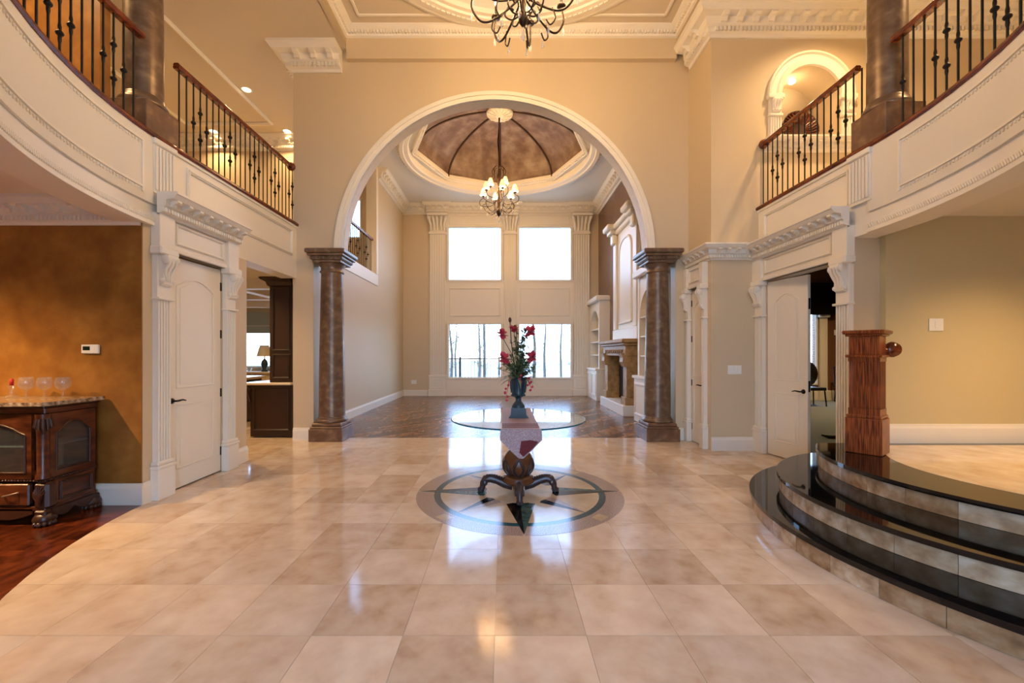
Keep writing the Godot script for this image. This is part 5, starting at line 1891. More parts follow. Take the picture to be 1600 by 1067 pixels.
		for sz in [-1.0, 1.0]:
			var f := MB.new()
			var p := Vector3(sx * (W - 0.03), 0, sz * (D - 0.03))
			f.ball(p + Vector3(0, 0.055, 0), Vector3(0.075, 0.055, 0.075), 14, 8)
			for i in 5:
				var a := (i - 2) * 0.5 + (PI / 4 if sx > 0 else PI * 0.75)
				f.ball(p + Vector3(0.062 * cos(a), 0.022, 0.062 * sin(a)), Vector3(0.02, 0.022, 0.02), 8, 6)
			f.box(p + Vector3(-0.045, 0.08, -0.045), p + Vector3(0.045, 0.13, 0.045), 0.01)
			part(t, "carved_foot", f.done(), M.cabinet_dark)
		var sc := MB.new()
		var cc := Vector3(sx * (W - 0.03), 0.25, D - 0.02)
		sc.box(cc + Vector3(-0.06, -0.11, -0.06), cc + Vector3(0.06, 0.11, 0.03), 0.02)
		for i in 7:
			var a := (i - 3) * 0.38
			sc.tube([cc + Vector3(0, -0.08, 0.035), cc + Vector3(0.03 * sin(a), 0.0, 0.045), cc + Vector3(0.05 * sin(a), 0.08 * cos(a), 0.034)], [0.006, 0.011, 0.006], 6)
		part(t, "shell_carving", sc.done(), M.cabinet_dark)
		# scalloped apron on the side
		var ap := MB.new()
		var pg := PackedVector2Array([Vector2(-D + 0.04, 0.13)])
		for i in 13:
			var u := i / 12.0
			pg.append(Vector2(lerpf(-D + 0.04, D - 0.04, u), 0.10 - 0.05 * abs(sin(u * PI * 2.0)) ))
		pg.append(Vector2(D - 0.04, 0.13))
		ap.prism(pg, 0.0, 0.02, Transform3D(Basis(Vector3(0, 0, -1), Vector3.UP, Vector3(1, 0, 0)), Vector3(sx * W - (0.0 if sx > 0 else 0.02), 0, 0)))
		part(t, "side_apron", ap.done(), M.cabinet_dark)
		var sd := MB.new()
		sd.box(Vector3(sx * W - 0.012, 0.16, -D + 0.03), Vector3(sx * W + 0.0, 0.36, D - 0.08))
		part(t, "side_drawer_panel", sd.done(), M.cabinet)
		var fm := part(t, "side_panel_moulding", frame_mesh(2 * D - 0.16, 0.16, 0.022, 0.01), M.cabinet_dark, Vector3(sx * W, 0.26, -0.03))
		fm.rotation.y = sx * PI / 2
	var fa := MB.new()
	var pf := PackedVector2Array([Vector2(-W + 0.1, 0.14)])
	for i in 21:
		var u := i / 20.0
		pf.append(Vector2(lerpf(-W + 0.1, W - 0.1, u), 0.10 - 0.05 * abs(sin(u * PI * 3.0))))
	pf.append(Vector2(W - 0.1, 0.14))
	fa.prism(pf, D - 0.02, D)
	part(t, "front_apron", fa.done(), M.cabinet_dark)
	for k in 2:
		var x: float = -0.34 if k == 0 else 0.34
		var d := part(t, "drawer", bx(Vector3(x - 0.3, 0.17, D - 0.03), Vector3(x + 0.3, 0.35, D + 0.012), 0.01), M.cabinet)
		var h := MB.new()
		h.tube([Vector3(x + 0.1, 0.25, D + 0.012), Vector3(x + 0.12, 0.255, D + 0.04), Vector3(x + 0.2, 0.275, D + 0.04), Vector3(x + 0.22, 0.28, D + 0.012)], 0.007, 6)
		part(d, "pull", h.done(), M.bronze)
	# goblets and a candle on the top
	var y := 1.022
	var gb := MB.new()
	gb.lathe([Vector2(0.0, 0.002), Vector2(0.038, 0.003), Vector2(0.036, 0.006), Vector2(0.008, 0.012), Vector2(0.006, 0.05), Vector2(0.012, 0.066), Vector2(0.04, 0.085), Vector2(0.054, 0.115), Vector2(0.054, 0.145), Vector2(0.046, 0.185), Vector2(0.044, 0.185), Vector2(0.051, 0.145), Vector2(0.051, 0.116), Vector2(0.038, 0.088), Vector2(0.0, 0.072)], Transform3D.IDENTITY, 24)
	var gm := gb.done()
	for i in 3:
		var g := thing("glass_goblet", ["clear glass goblet on the sideboard beside the candle", "clear glass goblet between two other goblets on the sideboard", "clear glass goblet standing toward the closet door end of the sideboard"][i], "goblet", Vector3([-4.28, -4.115, -3.95][i], y, -3.7), 0.0, "goblets on the sideboard")
		part(g, "goblet_glass", gm, M.goblet)
	var ch := thing("candle_holder", "small cut glass candlestick with a red candle on the sideboard", "candlestick", Vector3(-4.41, y, -3.7))
	var cb := MB.new()
	cb.lathe([Vector2(0.0, 0.002), Vector2(0.05, 0.003), Vector2(0.04, 0.015), Vector2(0.014, 0.03), Vector2(0.02, 0.05), Vector2(0.012, 0.07), Vector2(0.02, 0.09), Vector2(0.034, 0.105), Vector2(0.03, 0.112), Vector2(0.0, 0.11)], Transform3D.IDENTITY, 18)
	part(ch, "glass_stem", cb.done(), M.goblet)
	var cn := MB.new()
	cn.lathe([Vector2(0.0, 0.11), Vector2(0.014, 0.11), Vector2(0.013, 0.165), Vector2(0.004, 0.17), Vector2(0.0, 0.17)], Transform3D.IDENTITY, 14)
	part(ch, "candle", cn.done(), M.red)
	var mt := thing("placemat", "thin pale runner mat lying under the goblets", "mat", Vector3(-4.2, y, -3.68))
	part(mt, "cloth", bx(Vector3(-0.35, 0, -0.12), Vector3(0.37, 0.002, 0.12)), M.marble_top)
	# thermostat
	var th := thing("thermostat", "white wall thermostat with green display on the brown dining wall", "thermostat", Vector3(-3.87, 1.46, -3.88))
	part(th, "case", bx(Vector3(-0.08, -0.042, 0), Vector3(0.08, 0.042, 0.025), 0.01), M.plastic)
	part(th, "display", bx(Vector3(-0.06, -0.012, 0.025), Vector3(0.005, 0.025, 0.027)), M.screen)
	for i in 2:
		part(th, "button", bx(Vector3(0.035, -0.005 + i * 0.02, 0.025), Vector3(0.05, 0.005 + i * 0.02, 0.029), 0.002), M.plastic)

# ---------- kitchen seen through the opening ----------
func build_kitchen():
	wall_box("wall_kitchen_far", Vector3(-8.0, 0, -12.2), Vector3(-7.85, 2.86, -12.05), M.wall)
	wall_box("wall_kitchen_far", Vector3(-6.55, 0, -12.2), Vector3(-3.5, 2.86, -12.05), M.wall)
	wall_box("wall_kitchen_far", Vector3(-7.85, 0, -12.2), Vector3(-6.55, 1.05, -12.05), M.wall)
	wall_box("wall_kitchen_far", Vector3(-7.85, 2.2, -12.2), Vector3(-6.55, 2.86, -12.05), M.wall)
	var w := structure_node("window_kitchen")
	part(w, "pane", bx(Vector3(-7.85, 1.05, -12.14), Vector3(-6.55, 2.2, -12.13)), M.glass)
	part(w, "window_frame", frame_mesh(1.4, 1.25, 0.06, 0.03), M.trim, Vector3(-7.2, 1.625, -12.05))
	part(w, "shade", bx(Vector3(-7.9, 2.0, -12.03), Vector3(-6.5, 2.62, -12.0)), M.blind)
	# ceiling beams
	var kb := structure_node("ceiling_kitchen_beams")
	for i in 3:
		part(kb, "beam", bx(Vector3(-8.0, 2.66, -8.1 - i * 1.6), Vector3(-3.56, 2.86, -7.9 - i * 1.6), 0.01), M.trim)
	part(kb, "beam", bx(Vector3(-5.3, 2.66, -12.0), Vector3(-5.1, 2.86, -5.5), 0.01), M.trim)
	# peninsula end cabinet with tower
	var t := thing("kitchen_base_cabinet", "dark espresso base cabinet end panel inside the kitchen opening", "cabinet", Vector3(-3.9, 0, -7.24))
	part(t, "body", bx(Vector3(-0.36, 0.02, -0.3), Vector3(0.345, 0.885, 0.3), 0.004), M.espresso)
	part(t, "panel_moulding", frame_mesh(0.62, 0.74, 0.04, 0.012), M.espresso, Vector3(0, 0.48, 0.3))
	var co := MB.new()
	co.tube([Vector3(-0.36, 0.84, 0.32), Vector3(-0.4, 0.78, 0.32), Vector3(-0.38, 0.68, 0.32), Vector3(-0.36, 0.6, 0.31)], [0.04, 0.035, 0.03, 0.02], 8)
	part(t, "corbel", co.done(), M.espresso)
	var ct := thing("kitchen_counter", "pale stone counter slab on the dark kitchen end cabinet", "counter", Vector3(-3.9, 0.888, -7.24))
	part(ct, "slab", bx(Vector3(-0.46, 0, -0.33), Vector3(0.345, 0.04, 0.36), 0.008), M.counter)
	var tw := thing("kitchen_tower_cabinet", "tall dark espresso cabinet with crown standing on the kitchen counter", "cabinet", Vector3(-3.77, 0.929, -7.2))
	part(tw, "body", bx(Vector3(-0.2, 0.0, -0.2), Vector3(0.19, 1.66, 0.2), 0.004), M.espresso)
	part(tw, "lower_panel", frame_mesh(0.3, 0.42, 0.03, 0.012), M.espresso, Vector3(0, 0.27, 0.2))
	part(tw, "upper_panel", frame_mesh(0.3, 1.08, 0.03, 0.012), M.espresso, Vector3(0, 1.07, 0.2))
	var cr := MB.new()
	cr.sweep(PackedVector2Array([Vector2(0, 1.62), Vector2(0.03, 1.64), Vector2(0.05, 1.7), Vector2(0.12, 1.74), Vector2(0.14, 1.77), Vector2(0, 1.77)]), [[Vector3(-0.2, 0, 0.2), Vector3(-0.7, 0, 1)], [Vector3(0.19, 0, 0.2), Vector3(0, 0, 1)]])
	cr.sweep(PackedVector2Array([Vector2(0, 1.62), Vector2(0.03, 1.64), Vector2(0.05, 1.7), Vector2(0.12, 1.74), Vector2(0.14, 1.77), Vector2(0, 1.77)]), [[Vector3(-0.2, 0, -0.2), Vector3(-1, 0, 0)], [Vector3(-0.2, 0, 0.2), Vector3(-1, 0, 0.7)]])
	part(tw, "crown", cr.done(), M.espresso)
	# island further back
	var isl := thing("kitchen_island", "dark kitchen island with pale stone top farther inside the kitchen", "island", Vector3(-6.05, 0, -8.6))
	part(isl, "body", bx(Vector3(-1.0, 0.02, -0.45), Vector3(0.75, 0.88, 0.45), 0.01), M.espresso)
	part(isl, "top", bx(Vector3(-1.06, 0.88, -0.52), Vector3(0.82, 0.93, 0.52), 0.012), M.counter)
	# back counter with lamp and small dishes
	var bc := thing("back_counter", "pale stone back counter under the kitchen window", "counter", Vector3(-6.3, 0, -11.7))
	part(bc, "cupboard", bx(Vector3(-1.6, 0.02, -0.3), Vector3(1.6, 0.86, 0.28), 0.01), M.counter)
	part(bc, "top", bx(Vector3(-1.65, 0.86, -0.34), Vector3(1.65, 0.91, 0.34), 0.01), M.counter)
	var lp := thing("table_lamp", "small table lamp with cream shade standing before the kitchen window", "lamp", Vector3(-6.72, 0.911, -11.6))
	var lb := MB.new()
	lb.lathe([Vector2(0.0, 0.0), Vector2(0.09, 0.0), Vector2(0.09, 0.03), Vector2(0.05, 0.06), Vector2(0.09, 0.2), Vector2(0.07, 0.3), Vector2(0.015, 0.36), Vector2(0.012, 0.5)], Transform3D.IDENTITY, 16)
	part(lp, "lamp_base", lb.done(), M.urn)
	var ls := MB.new()
	ls.lathe([Vector2(0.2, 0.42), Vector2(0.15, 0.62), Vector2(0.11, 0.74)], Transform3D.IDENTITY, 20)
	var lsm := mat(c8(214, 200, 168), 0.8)
	lsm.backlight_enabled = true
	lsm.backlight = Color(0.4, 0.38, 0.3)
	part(lp, "lamp_shade", ls.done(), lsm)
	for i in 3:
		var bo := thing("glass_dish", "small clear dish on the back counter under the kitchen window", "dish", Vector3(-7.1 - i * 0.2, 0.911, -11.5), 0.0, "dishes on the kitchen back counter")
		var b := MB.new()
		b.lathe([Vector2(0.0, 0.004), Vector2(0.05, 0.004), Vector2(0.08, 0.09), Vector2(0.075, 0.09), Vector2(0.045, 0.01), Vector2(0.0, 0.01)], Transform3D.IDENTITY, 16)
		part(bo, "dish_glass", b.done(), M.goblet)
	downlight(Vector3(-4.6, 2.86, -6.4), 6.3, "lit recessed kitchen ceiling light just inside the opening")
	downlight(Vector3(-5.9, 2.86, -9.9), 6.3, "lit recessed kitchen ceiling light over the island")

# ---------- study seen through the open door ----------
func build_study():
	var cp := MB.new()
	cp.slab(PackedVector2Array([Vector2(3.87, -12.5), Vector2(11.0, -12.5), Vector2(11.0, -4.48), Vector2(3.87, -4.48)]), -0.02, 0.004)
	structure("floor_study", cp, M.carpet)
	var w := MB.new()
	w.box(Vector3(3.37, 0, -12.65), Vector3(8.75, 4.4, -12.5))
	w.box(Vector3(9.45, 0, -12.65), Vector3(11.15, 4.4, -12.5))
	w.box(Vector3(8.75, 0, -12.65), Vector3(9.45, 0.5, -12.5))
	w.box(Vector3(8.75, 2.75, -12.65), Vector3(9.45, 4.4, -12.5))
	structure("wall_study_far", w, M.dark_wall)
	wall_box("wall_study_right", Vector3(11.0, 0, -12.5), Vector3(11.15, 4.4, -4.33), M.dark_wall)
	wall_box("wall_study_near", Vector3(4.01, 0, -4.6), Vector3(11.0, 2.86, -4.49), M.wall)
	wall_box("wall_study_header", Vector3(3.87, 2.86, -6.2), Vector3(11.0, 4.4, -6.19), M.dark_wall)
	structure("ceiling_study", bx(Vector3(3.3, 4.3, -12.6), Vector3(11.1, 4.4, -6.19)), M.wall)
	structure("ceiling_study_entry", bx(Vector3(8.0, 2.86, -6.19), Vector3(11.1, 2.96, -4.33)), M.wall)
	var wn := structure_node("window_study")
	part(wn, "pane", bx(Vector3(8.75, 0.5, -12.59), Vector3(9.45, 2.75, -12.58)), M.glass)
	part(wn, "window_frame", frame_mesh(0.8, 2.35, 0.07, 0.03), M.trim, Vector3(9.1, 1.625, -12.5))
	var bl := MB.new()
	for i in 30:
		bl.box(Vector3(8.78, 0.55 + i * 0.073, -12.56), Vector3(9.42, 0.556 + i * 0.073, -12.52))
	part(wn, "blind_slats", bl.done(), M.trim).set_meta("kind", "stuff")
	var pl := structure_node("trim_study_pilaster")
	var pb := MB.new()
	pb.box(Vector3(9.5, 0, -12.5), Vector3(9.78, 0.3, -12.38), 0.01)
	pb.box(Vector3(9.53, 0.3, -12.5), Vector3(9.75, 2.5, -12.42), 0.005)
	pb.box(Vector3(9.48, 2.5, -12.5), Vector3(9.8, 2.8, -12.36), 0.02)
	pb.box(Vector3(8.6, 2.8, -12.5), Vector3(9.85, 2.92, -12.34), 0.02)
	part(pl, "pilaster", pb.done(), M.trim)
	var bb := MB.new()
	base_run(bb, Vector3(3.4, 0, -12.5), Vector3(11.0, 0, -12.5), Vector3(0, 0, 1), 0.3)
	structure("baseboard_study", bb, M.trim)
	# large dark screen hung high, television
	var tv := thing("television", "large black flat television hung high on the study wall", "television", Vector3(10.25, 3.05, -12.3))
	part(tv, "case", bx(Vector3(-1.25, -0.48, -0.06), Vector3(1.25, 0.48, 0.0), 0.01), M.black)
	part(tv, "glass_panel", bx(Vector3(-1.22, -0.45, 0.0), Vector3(1.22, 0.45, 0.006)), M.tv)
	# chairs
	for i in 2:
		var ch := thing("desk_chair", ["small dark chair with white back beside the study wall", "dark round-backed armchair by the study window"][i], "chair", Vector3([9.95, 8.35][i], 0.004, [-11.9, -11.2][i]))
		var legs := [[-0.2, -0.2], [0.2, -0.2], [-0.2, 0.2], [0.2, 0.2]]
		for l in legs:
			var lb := MB.new()
			lb.tube([Vector3(l[0], 0.45, l[1]), Vector3(l[0] * 1.15, 0.0, l[1] * 1.15)], 0.018, 6)
			part(ch, "leg", lb.done(), M.black)
		part(ch, "seat", bx(Vector3(-0.24, 0.42, -0.24), Vector3(0.24, 0.5, 0.24), 0.02), M.black)
		var bk := MB.new()
		if i == 0:
			for s in [-1.0, 1.0]:
				bk.tube([Vector3(s * 0.22, 0.5, -0.22), Vector3(s * 0.22, 1.0, -0.27)], 0.02, 6)
			bk.tube([Vector3(-0.22, 1.0, -0.27), Vector3(0, 1.05, -0.28), Vector3(0.22, 1.0, -0.27)], 0.03, 6)
			part(ch, "back_frame", bk.done(), M.black)
			part(ch, "back_pad", bx(Vector3(-0.17, 0.55, -0.26), Vector3(0.17, 0.95, -0.23), 0.02), M.trim)
		else:
			bk.ball(Vector3(0, 0.85, -0.2), Vector3(0.32, 0.36, 0.12), 14, 8)
			part(ch, "round_back", bk.done(), M.black)
	var bag := thing("dark_bundle", "dark cloth bundle with a strap lying on the study carpet", "bundle", Vector3(5.75, 0.004, -6.9))
	var bg := MB.new()
	bg.ball(Vector3(0.2, 0.07, 0), Vector3(0.26, 0.08, 0.16), 14, 8)
	bg.ball(Vector3(0.05, 0.05, 0.05), Vector3(0.18, 0.05, 0.12), 12, 6)
	part(bag, "cloth", bg.done(), M.black)
	var sp := MB.new()
	sp.tube([Vector3(0.0, 0.06, 0.05), Vector3(-0.16, 0.03, 0.08), Vector3(-0.34, 0.03, 0.04), Vector3(-0.44, 0.05, 0.0)], [0.03, 0.035, 0.03, 0.015], 6)
	part(bag, "strap", sp.done(), M.black)
	downlight(Vector3(8.6, 4.3, -10.2), 14.0, "lit recessed ceiling light in the study before the television")
	downlight(Vector3(5.6, 4.3, -7.6), 3.0, "added unseen ceiling light brightening the study just inside the door")  # second lamp, hidden from the camera, added to brighten the dark study
	var sw := thing("wall_plate", "small white switch plate on the dark study wall", "switch", Vector3(10.05, 2.05, -12.5))
	part(sw, "plate", bx(Vector3(-0.05, -0.08, 0), Vector3(0.05, 0.08, 0.012), 0.004), M.plastic)

# ---------- niche and small wall things ----------
func build_niche_and_details():
	var n := structure_node("trim_niche")
	var b := MB.new()
	var at := Transform3D(Basis(Vector3(1, 0, 0), Vector3(0, 0, 1), Vector3(0, -1, 0)), Vector3(4.48, 5.185, -6.03))
	b.lathe([Vector2(0.435, 0), Vector2(0.435, 0.04), Vector2(0.5, 0.05), Vector2(0.52, 0.035), Vector2(0.58, 0.035), Vector2(0.6, 0.055), Vector2(0.63, 0.05), Vector2(0.63, 0)], at, 36, false, PI, TAU)
	part(n, "arch_moulding", b.done(), M.trim)
	for s in [-1.0, 1.0]:
		var p := MB.new()
		var x: float = 4.48 + s * 0.53
		p.box(Vector3(x - 0.12, 5.11, -6.03), Vector3(x + 0.12, 5.185, -5.96), 0.012)
		p.box(Vector3(x - 0.085, 4.9, -6.03), Vector3(x + 0.085, 5.11, -5.99))
		p.box(Vector3(x - 0.1, 4.86, -6.03), Vector3(x + 0.1, 4.9, -5.97), 0.01)
		p.box(Vector3(x - 0.09, 4.55, -6.03), Vector3(x + 0.09, 4.86, -6.0))
		for i in 5:
			p.box(Vector3(x - 0.08 + i * 0.035, 4.56, -6.0), Vector3(x - 0.062 + i * 0.035, 4.85, -5.985), 0.004)
		var pp := part(n, "pilaster", p.done(), M.trim)
		part(pp, "console", console_mesh(0.13, 0.2, 0.05), M.trim, Vector3(x, 5.11, -5.99))
	cornice(n, "sill", Vector3(3.8, 4.55, -6.03), Vector3(5.16, 4.55, -6.03), Vector3(0, 0, 1), 0.2, 0.13, M.trim, true)
	var f := thing("woven_fan_plate", "round dark brown ribbed decorative plate standing in the lit wall niche", "plate", Vector3(4.5, 4.55, -6.3))
	var d := MB.new()
	d.lathe([Vector2(0.0, 0.0), Vector2(0.1, 0.004), Vector2(0.26, 0.04), Vector2(0.28, 0.05), Vector2(0.28, 0.035), Vector2(0.1, -0.015), Vector2(0.0, -0.02)], Transform3D(Basis(Vector3(1, 0, 0), Vector3(0, 0, 1), Vector3(0, -1, 0)).rotated(Vector3.RIGHT, -0.15), Vector3(0, 0.285, 0)), 40)
	part(f, "plate", d.done(), M.fan)
	for i in 28:
		var a := TAU * i / 28
		var r := MB.new()
		var bsx := Basis(Vector3.RIGHT, -0.15)
		r.tube([bsx * Vector3(cos(a) * 0.1, sin(a) * 0.1, 0.012) + Vector3(0, 0.285, 0), bsx * Vector3(cos(a + 0.1) * 0.19, sin(a + 0.1) * 0.19, 0.032) + Vector3(0, 0.285, 0), bsx * Vector3(cos(a + 0.25) * 0.27, sin(a + 0.25) * 0.27, 0.056) + Vector3(0, 0.285, 0)], [0.006, 0.01, 0.009], 6)
		part(f, "rib", r.done(), M.cherry)
	# niche light, small, at the head of the recess
	var t := thing("recessed_light", "small lit recessed light at the top of the arched niche", "downlight", Vector3(4.4, 5.55, -6.3), 0.0, "recessed ceiling lights")
	var g := MB.new()
	g.lathe([Vector2(0, 0), Vector2(0.045, -0.004), Vector2(0.05, 0.02)], Transform3D.IDENTITY, 16)
	part(t, "lamp_face", g.done(), M.lamp)
	omni(t, Vector3(0, -0.06, 0), 0.07, Color(1.0, 0.86, 0.66), 0.03)
	# switch plates, outlets
	for q in [["triple white rocker switch plate on the short wall between the two doors", Vector3(3.37, 1.18, -6.03), 0.1, "switch"], ["single white switch plate on the yellow stair wall", Vector3(4.53, 1.72, -4.33), 0.075, "switch"], ["white outlet plate low on the tan end wall beside the window bay", Vector3(-3.0, 0.46, -13.8), 0.09, "outlet"]]:
		var s := thing("wall_plate", q[0], q[3], q[1])
		var hw: float = q[2]
		part(s, "plate", bx(Vector3(-hw, -0.065, 0), Vector3(hw, 0.065, 0.01), 0.004), M.plastic)
		var cnt: int = 3 if hw > 0.095 else (1 if hw < 0.08 else 2)
		for i in cnt:
			var x := (i - (cnt - 1) / 2.0) * 0.055
			part(s, "rocker", bx(Vector3(x - 0.018, -0.035, 0.01), Vector3(x + 0.018, 0.035, 0.016), 0.003), M.plastic)

# ---------- chandeliers ----------
func crystal_mesh(s: float) -> ArrayMesh:
	var b := MB.new()
	b.lathe([Vector2(0, 0), Vector2(0.006 * s, -0.02 * s), Vector2(0.016 * s, -0.07 * s), Vector2(0.012 * s, -0.09 * s), Vector2(0, -0.1 * s)], Transform3D.IDENTITY, 6, false)
	return b.done()

func build_chandeliers():
	var cm := crystal_mesh(1.0)
	# great room
	var base := Vector3(-0.12, 4.85, -10.4)
	var t := thing("great_room_chandelier", "wrought iron crystal chandelier with lit fabric shades hanging under the painted dome", "chandelier", base)
	var b := MB.new()
	b.tube([Vector3(0, 1.25, 0), Vector3(0, 2.5, 0)], 0.012, 6)
	b.tube([Vector3(0.02, 1.25, 0.02), Vector3(-0.03, 1.9, 0.02), Vector3(0.02, 2.5, 0.0)], 0.012, 6)
	part(t, "chain", b.done(), M.dark_metal)
	var c := MB.new()
	c.lathe([Vector2(0.0, 0.0), Vector2(0.03, 0.03), Vector2(0.07, 0.12), Vector2(0.05, 0.2), Vector2(0.03, 0.26), Vector2(0.05, 0.4), Vector2(0.03, 0.5), Vector2(0.025, 0.8), Vector2(0.06, 0.95), Vector2(0.05, 1.05), Vector2(0.02, 1.12), Vector2(0.015, 1.26)], Transform3D.IDENTITY, 16)
	part(t, "centre_column", c.done(), M.dark_metal)
	var crown := MB.new()
	for i in 8:
		var a := TAU * i / 8
		var dv := Vector3(cos(a), 0, sin(a))
		crown.tube(smooth([Vector3(0, 1.25, 0), dv * 0.1 + Vector3(0, 1.26, 0), dv * 0.17 + Vector3(0, 1.16, 0), dv * 0.15 + Vector3(0, 1.05, 0), dv * 0.19 + Vector3(0, 1.02, 0)]), 0.01, 6)
	part(t, "crown_scrolls", crown.done(), M.dark_metal)
	var shade := MB.new()
	shade.lathe([Vector2(0.085, 0.0), Vector2(0.06, 0.1), Vector2(0.035, 0.17)], Transform3D.IDENTITY, 16)
	var sm := shade.done()
	var spots := []
	for i in 6:
		spots.append([TAU * i / 6 + 0.3, 0.42, 0.60])
	for i in 3:
		spots.append([TAU * i / 3 + 0.75, 0.22, 0.78])
	for q in spots:
		var dv := Vector3(cos(q[0]), 0, sin(q[0]))
		var r: float = q[1]
		var y: float = q[2]
		var arm := MB.new()
		arm.tube(smooth([dv * 0.04 + Vector3(0, y - 0.15, 0), dv * r * 0.5 + Vector3(0, y - 0.3, 0), dv * (r + 0.06) + Vector3(0, y - 0.26, 0), dv * (r + 0.09) + Vector3(0, y - 0.14, 0), dv * r + Vector3(0, y - 0.07, 0), dv * r + Vector3(0, y - 0.02, 0)]), 0.009, 6)
		arm.lathe([Vector2(0.0, -0.03), Vector2(0.04, -0.02), Vector2(0.045, -0.005), Vector2(0.012, 0.0), Vector2(0.012, 0.03)], Transform3D(Basis.IDENTITY, dv * r + Vector3(0, y - 0.02, 0)), 10)
		var an := part(t, "arm", arm.done(), M.dark_metal)
		part(an, "lamp_shade", sm, M.shade_cloth, dv * r + Vector3(0, y, 0)).set_meta("label", "glowing pleated fabric shade")
		omni(an, dv * r + Vector3(0, y + 0.08, 0), 0.5, Color(1.0, 0.8, 0.55), 0.03)
		for k in 2:
			part(an, "crystal", cm, M.crystal, dv * (r + 0.07 - k * 0.16) + Vector3(0, y - 0.25 - k * 0.05, 0))
	var low := MB.new()
	for i in 10:
		var a := TAU * i / 10
		var dv := Vector3(cos(a), 0, sin(a))
		low.tube(smooth([dv * 0.05 + Vector3(0, 0.2, 0), dv * 0.2 + Vector3(0, 0.1, 0), dv * 0.34 + Vector3(0, 0.18, 0), dv * 0.4 + Vector3(0, 0.3, 0), dv * 0.34 + Vector3(0, 0.33, 0)]), 0.008, 6)
	part(t, "lower_scrolls", low.done(), M.dark_metal)
	for i in 14:
		var a := TAU * i / 14
		var r := 0.2 if i % 2 else 0.34
		part(t, "crystal", cm, M.crystal, Vector3(cos(a) * r, 0.14 if i % 2 else 0.17, sin(a) * r))
	part(t, "pendant_drop", crystal_mesh(1.6), M.crystal)
	# foyer chandelier, only its lower part in the picture
	var fb := Vector3(CX + 0.04, 4.66, -4.25)
	var f := thing("foyer_chandelier", "dark bronze scrolled chandelier with crystal drops hanging above the glass table", "chandelier", fb)
	var fc := MB.new()
	fc.lathe([Vector2(0.0, 0.12), Vector2(0.02, 0.13), Vector2(0.045, 0.17), Vector2(0.05, 0.24), Vector2(0.035, 0.28), Vector2(0.045, 0.32), Vector2(0.03, 0.36), Vector2(0.03, 0.7), Vector2(0.06, 0.8), Vector2(0.02, 0.95), Vector2(0.015, 1.1)], Transform3D.IDENTITY, 16)
	fc.tube([Vector3(0, 1.1, 0), Vector3(0, 2.9, 0)], 0.012, 6)
	part(f, "centre_column", fc.done(), M.dark_metal)
	for i in 8:
		var a := TAU * i / 8 + 0.2
		var dv := Vector3(cos(a), 0, sin(a))
		var arm := MB.new()
		arm.tube(smooth([dv * 0.03 + Vector3(0, 0.42, 0), dv * 0.2 + Vector3(0, 0.3, 0), dv * 0.36 + Vector3(0, 0.23, 0), dv * 0.47 + Vector3(0, 0.27, 0), dv * 0.55 + Vector3(0, 0.42, 0), dv * 0.52 + Vector3(0, 0.56, 0)]), 0.011, 8)
		arm.tube(smooth([dv * 0.04 + Vector3(0, 0.24, 0), dv * 0.12 + Vector3(0, 0.21, 0), dv * 0.19 + Vector3(0, 0.27, 0), dv * 0.15 + Vector3(0, 0.35, 0), dv * 0.1 + Vector3(0, 0.31, 0)]), 0.009, 6)
		arm.tube(smooth([dv * 0.3 + Vector3(0, 0.27, 0), dv * 0.33 + Vector3(0, 0.16, 0), dv * 0.28 + Vector3(0, 0.1, 0), dv * 0.24 + Vector3(0, 0.16, 0)]), 0.008, 6)
		arm.lathe([Vector2(0.0, -0.02), Vector2(0.05, -0.01), Vector2(0.05, 0.005), Vector2(0.014, 0.01), Vector2(0.014, 0.12)], Transform3D(Basis.IDENTITY, dv * 0.52 + Vector3(0, 0.57, 0)), 12)
		var an := part(f, "arm", arm.done(), M.dark_metal)
		var bl := MB.new()
		bl.ball(Vector3.ZERO, Vector3(0.016, 0.03, 0.016), 8, 6)
		part(an, "bulb", bl.done(), M.lamp, dv * 0.52 + Vector3(0, 0.73, 0))
		omni(an, dv * 0.52 + Vector3(0, 0.73, 0), 0.8, Color(1.0, 0.82, 0.58), 0.016)
		part(an, "crystal", cm, M.crystal, dv * 0.26 + Vector3(0, 0.1, 0))
		part(an, "crystal", cm, M.crystal, dv * 0.55 + Vector3(0, 0.36, 0))
	part(f, "pendant_drop", crystal_mesh(1.5), M.crystal, Vector3(0, 0.12, 0))

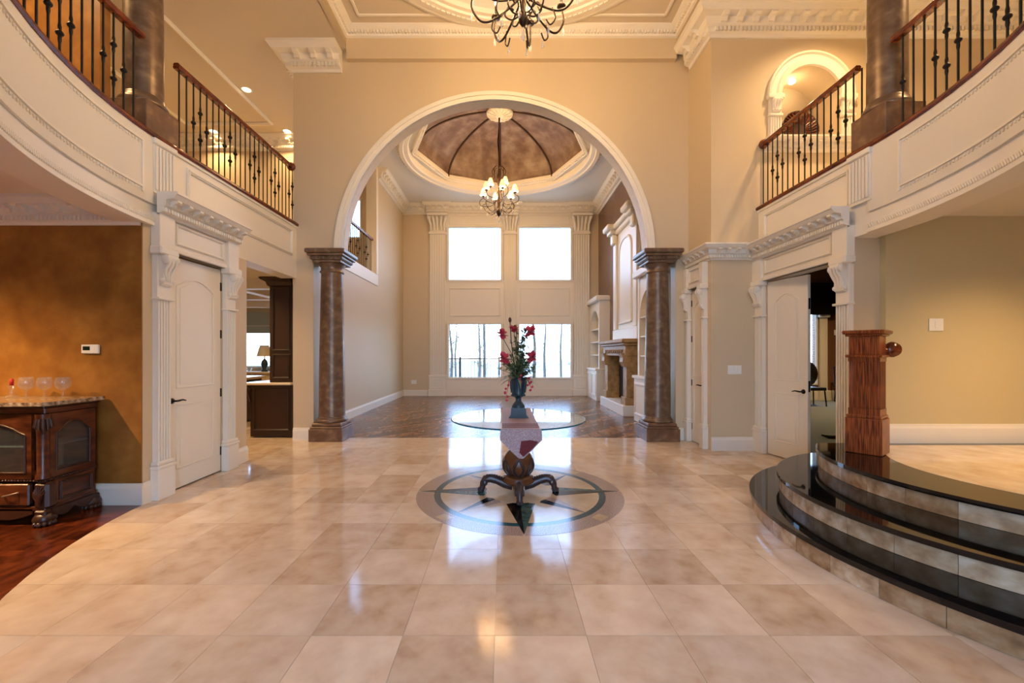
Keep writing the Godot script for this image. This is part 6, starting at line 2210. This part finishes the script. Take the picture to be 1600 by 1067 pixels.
# ---------- outside ----------
func build_outside():
	var g := MB.new()
	g.slab(rect(-60, -90, 60, -14.0), -0.4, -0.35)
	g.slab(rect(-60, 2.0, 60, 40), -0.4, -0.35)
	structure("ground", g, M.ground)
	var rng := RandomNumberGenerator.new()
	rng.seed = 99
	var protos := []
	for v in 3:
		var t := Node3D.new()
		var tr := MB.new()
		var hh := 4.2 + v * 0.5
		tr.tube([Vector3(0, 0, 0), Vector3(0.05, hh * 0.4, 0), Vector3(-0.08, hh * 0.75, 0.05), Vector3(0, hh, 0)], [0.09, 0.07, 0.04, 0.012], 7)
		part(t, "trunk", tr.done(), M.bark)
		var br := MB.new()
		for i in 46:
			var y := rng.randf_range(0.15, 0.95) * hh
			var a := rng.randf() * TAU
			var l := rng.randf_range(0.4, 1.3) * (1.1 - y / hh)
			var p0 := Vector3(0, y, 0)
			var p1 := p0 + Vector3(cos(a) * l * 0.5, l * 0.25, sin(a) * l * 0.5)
			var p2 := p0 + Vector3(cos(a + 0.3) * l, l * 0.55, sin(a + 0.3) * l)
			br.tube([p0, p1, p2], [0.016, 0.01, 0.004], 4, false)
			for k in 5:
				var q := p0.lerp(p2, rng.randf_range(0.3, 1.0))
				br.tube([q, q + Vector3(rng.randf_range(-0.5, 0.5), rng.randf_range(0.0, 0.5), rng.randf_range(-0.5, 0.5))], [0.006, 0.003], 3, false)
		part(t, "branches", br.done(), M.twig)
		protos.append(t)
	var k := 0
	for q in [[-2.8, -22.0], [-1.6, -27.0], [-0.9, -19.5], [-3.6, -31.0], [0.5, -30.0], [1.5, -20.5], [2.4, -24.0], [3.6, -20.0], [3.9, -28.0], [4.6, -24.0], [-5.0, -26.0], [1.2, -36.0], [-2.2, -38.0], [5.4, -33.0], [-7.5, -20.0], [-9.0, -24.0], [13.0, -20.0], [14.8, -22.0]]:
		var c: Node3D = protos[k % 3].duplicate()
		c.name = numbered("bare_tree")
		add_child(c)
		c.position = Vector3(q[0], -0.35, q[1])
		c.rotation.y = rng.randf() * TAU
		c.set_meta("label", "slender leafless tree outside the great room windows" if k < 14 else "slender leafless tree outside the side room windows")
		c.set_meta("category", "tree")
		c.set_meta("group", "bare trees outside")
		k += 1
	for p in protos:
		p.free()
	var fe := thing("garden_fence", "black iron picket fence on the terrace outside the lower window", "fence", Vector3(-2.4, -0.35, -17.6))
	part(fe, "top_rail", bx(Vector3(-3.0, 1.52, -0.02), Vector3(2.25, 1.56, 0.02)), M.iron)
	part(fe, "bottom_rail", bx(Vector3(-3.0, 0.12, -0.02), Vector3(2.25, 0.16, 0.02)), M.iron)
	for i in 40:
		part(fe, "picket", bx(Vector3(-3.0 + i * 0.134, 0.0, -0.01), Vector3(-2.98 + i * 0.134, 1.52, 0.01)), M.iron)
	for x in [-2.95, -1.0, 0.55, 2.2]:
		part(fe, "post", bx(Vector3(x - 0.04, 0, -0.04), Vector3(x + 0.04, 1.62, 0.04), 0.005), M.iron)
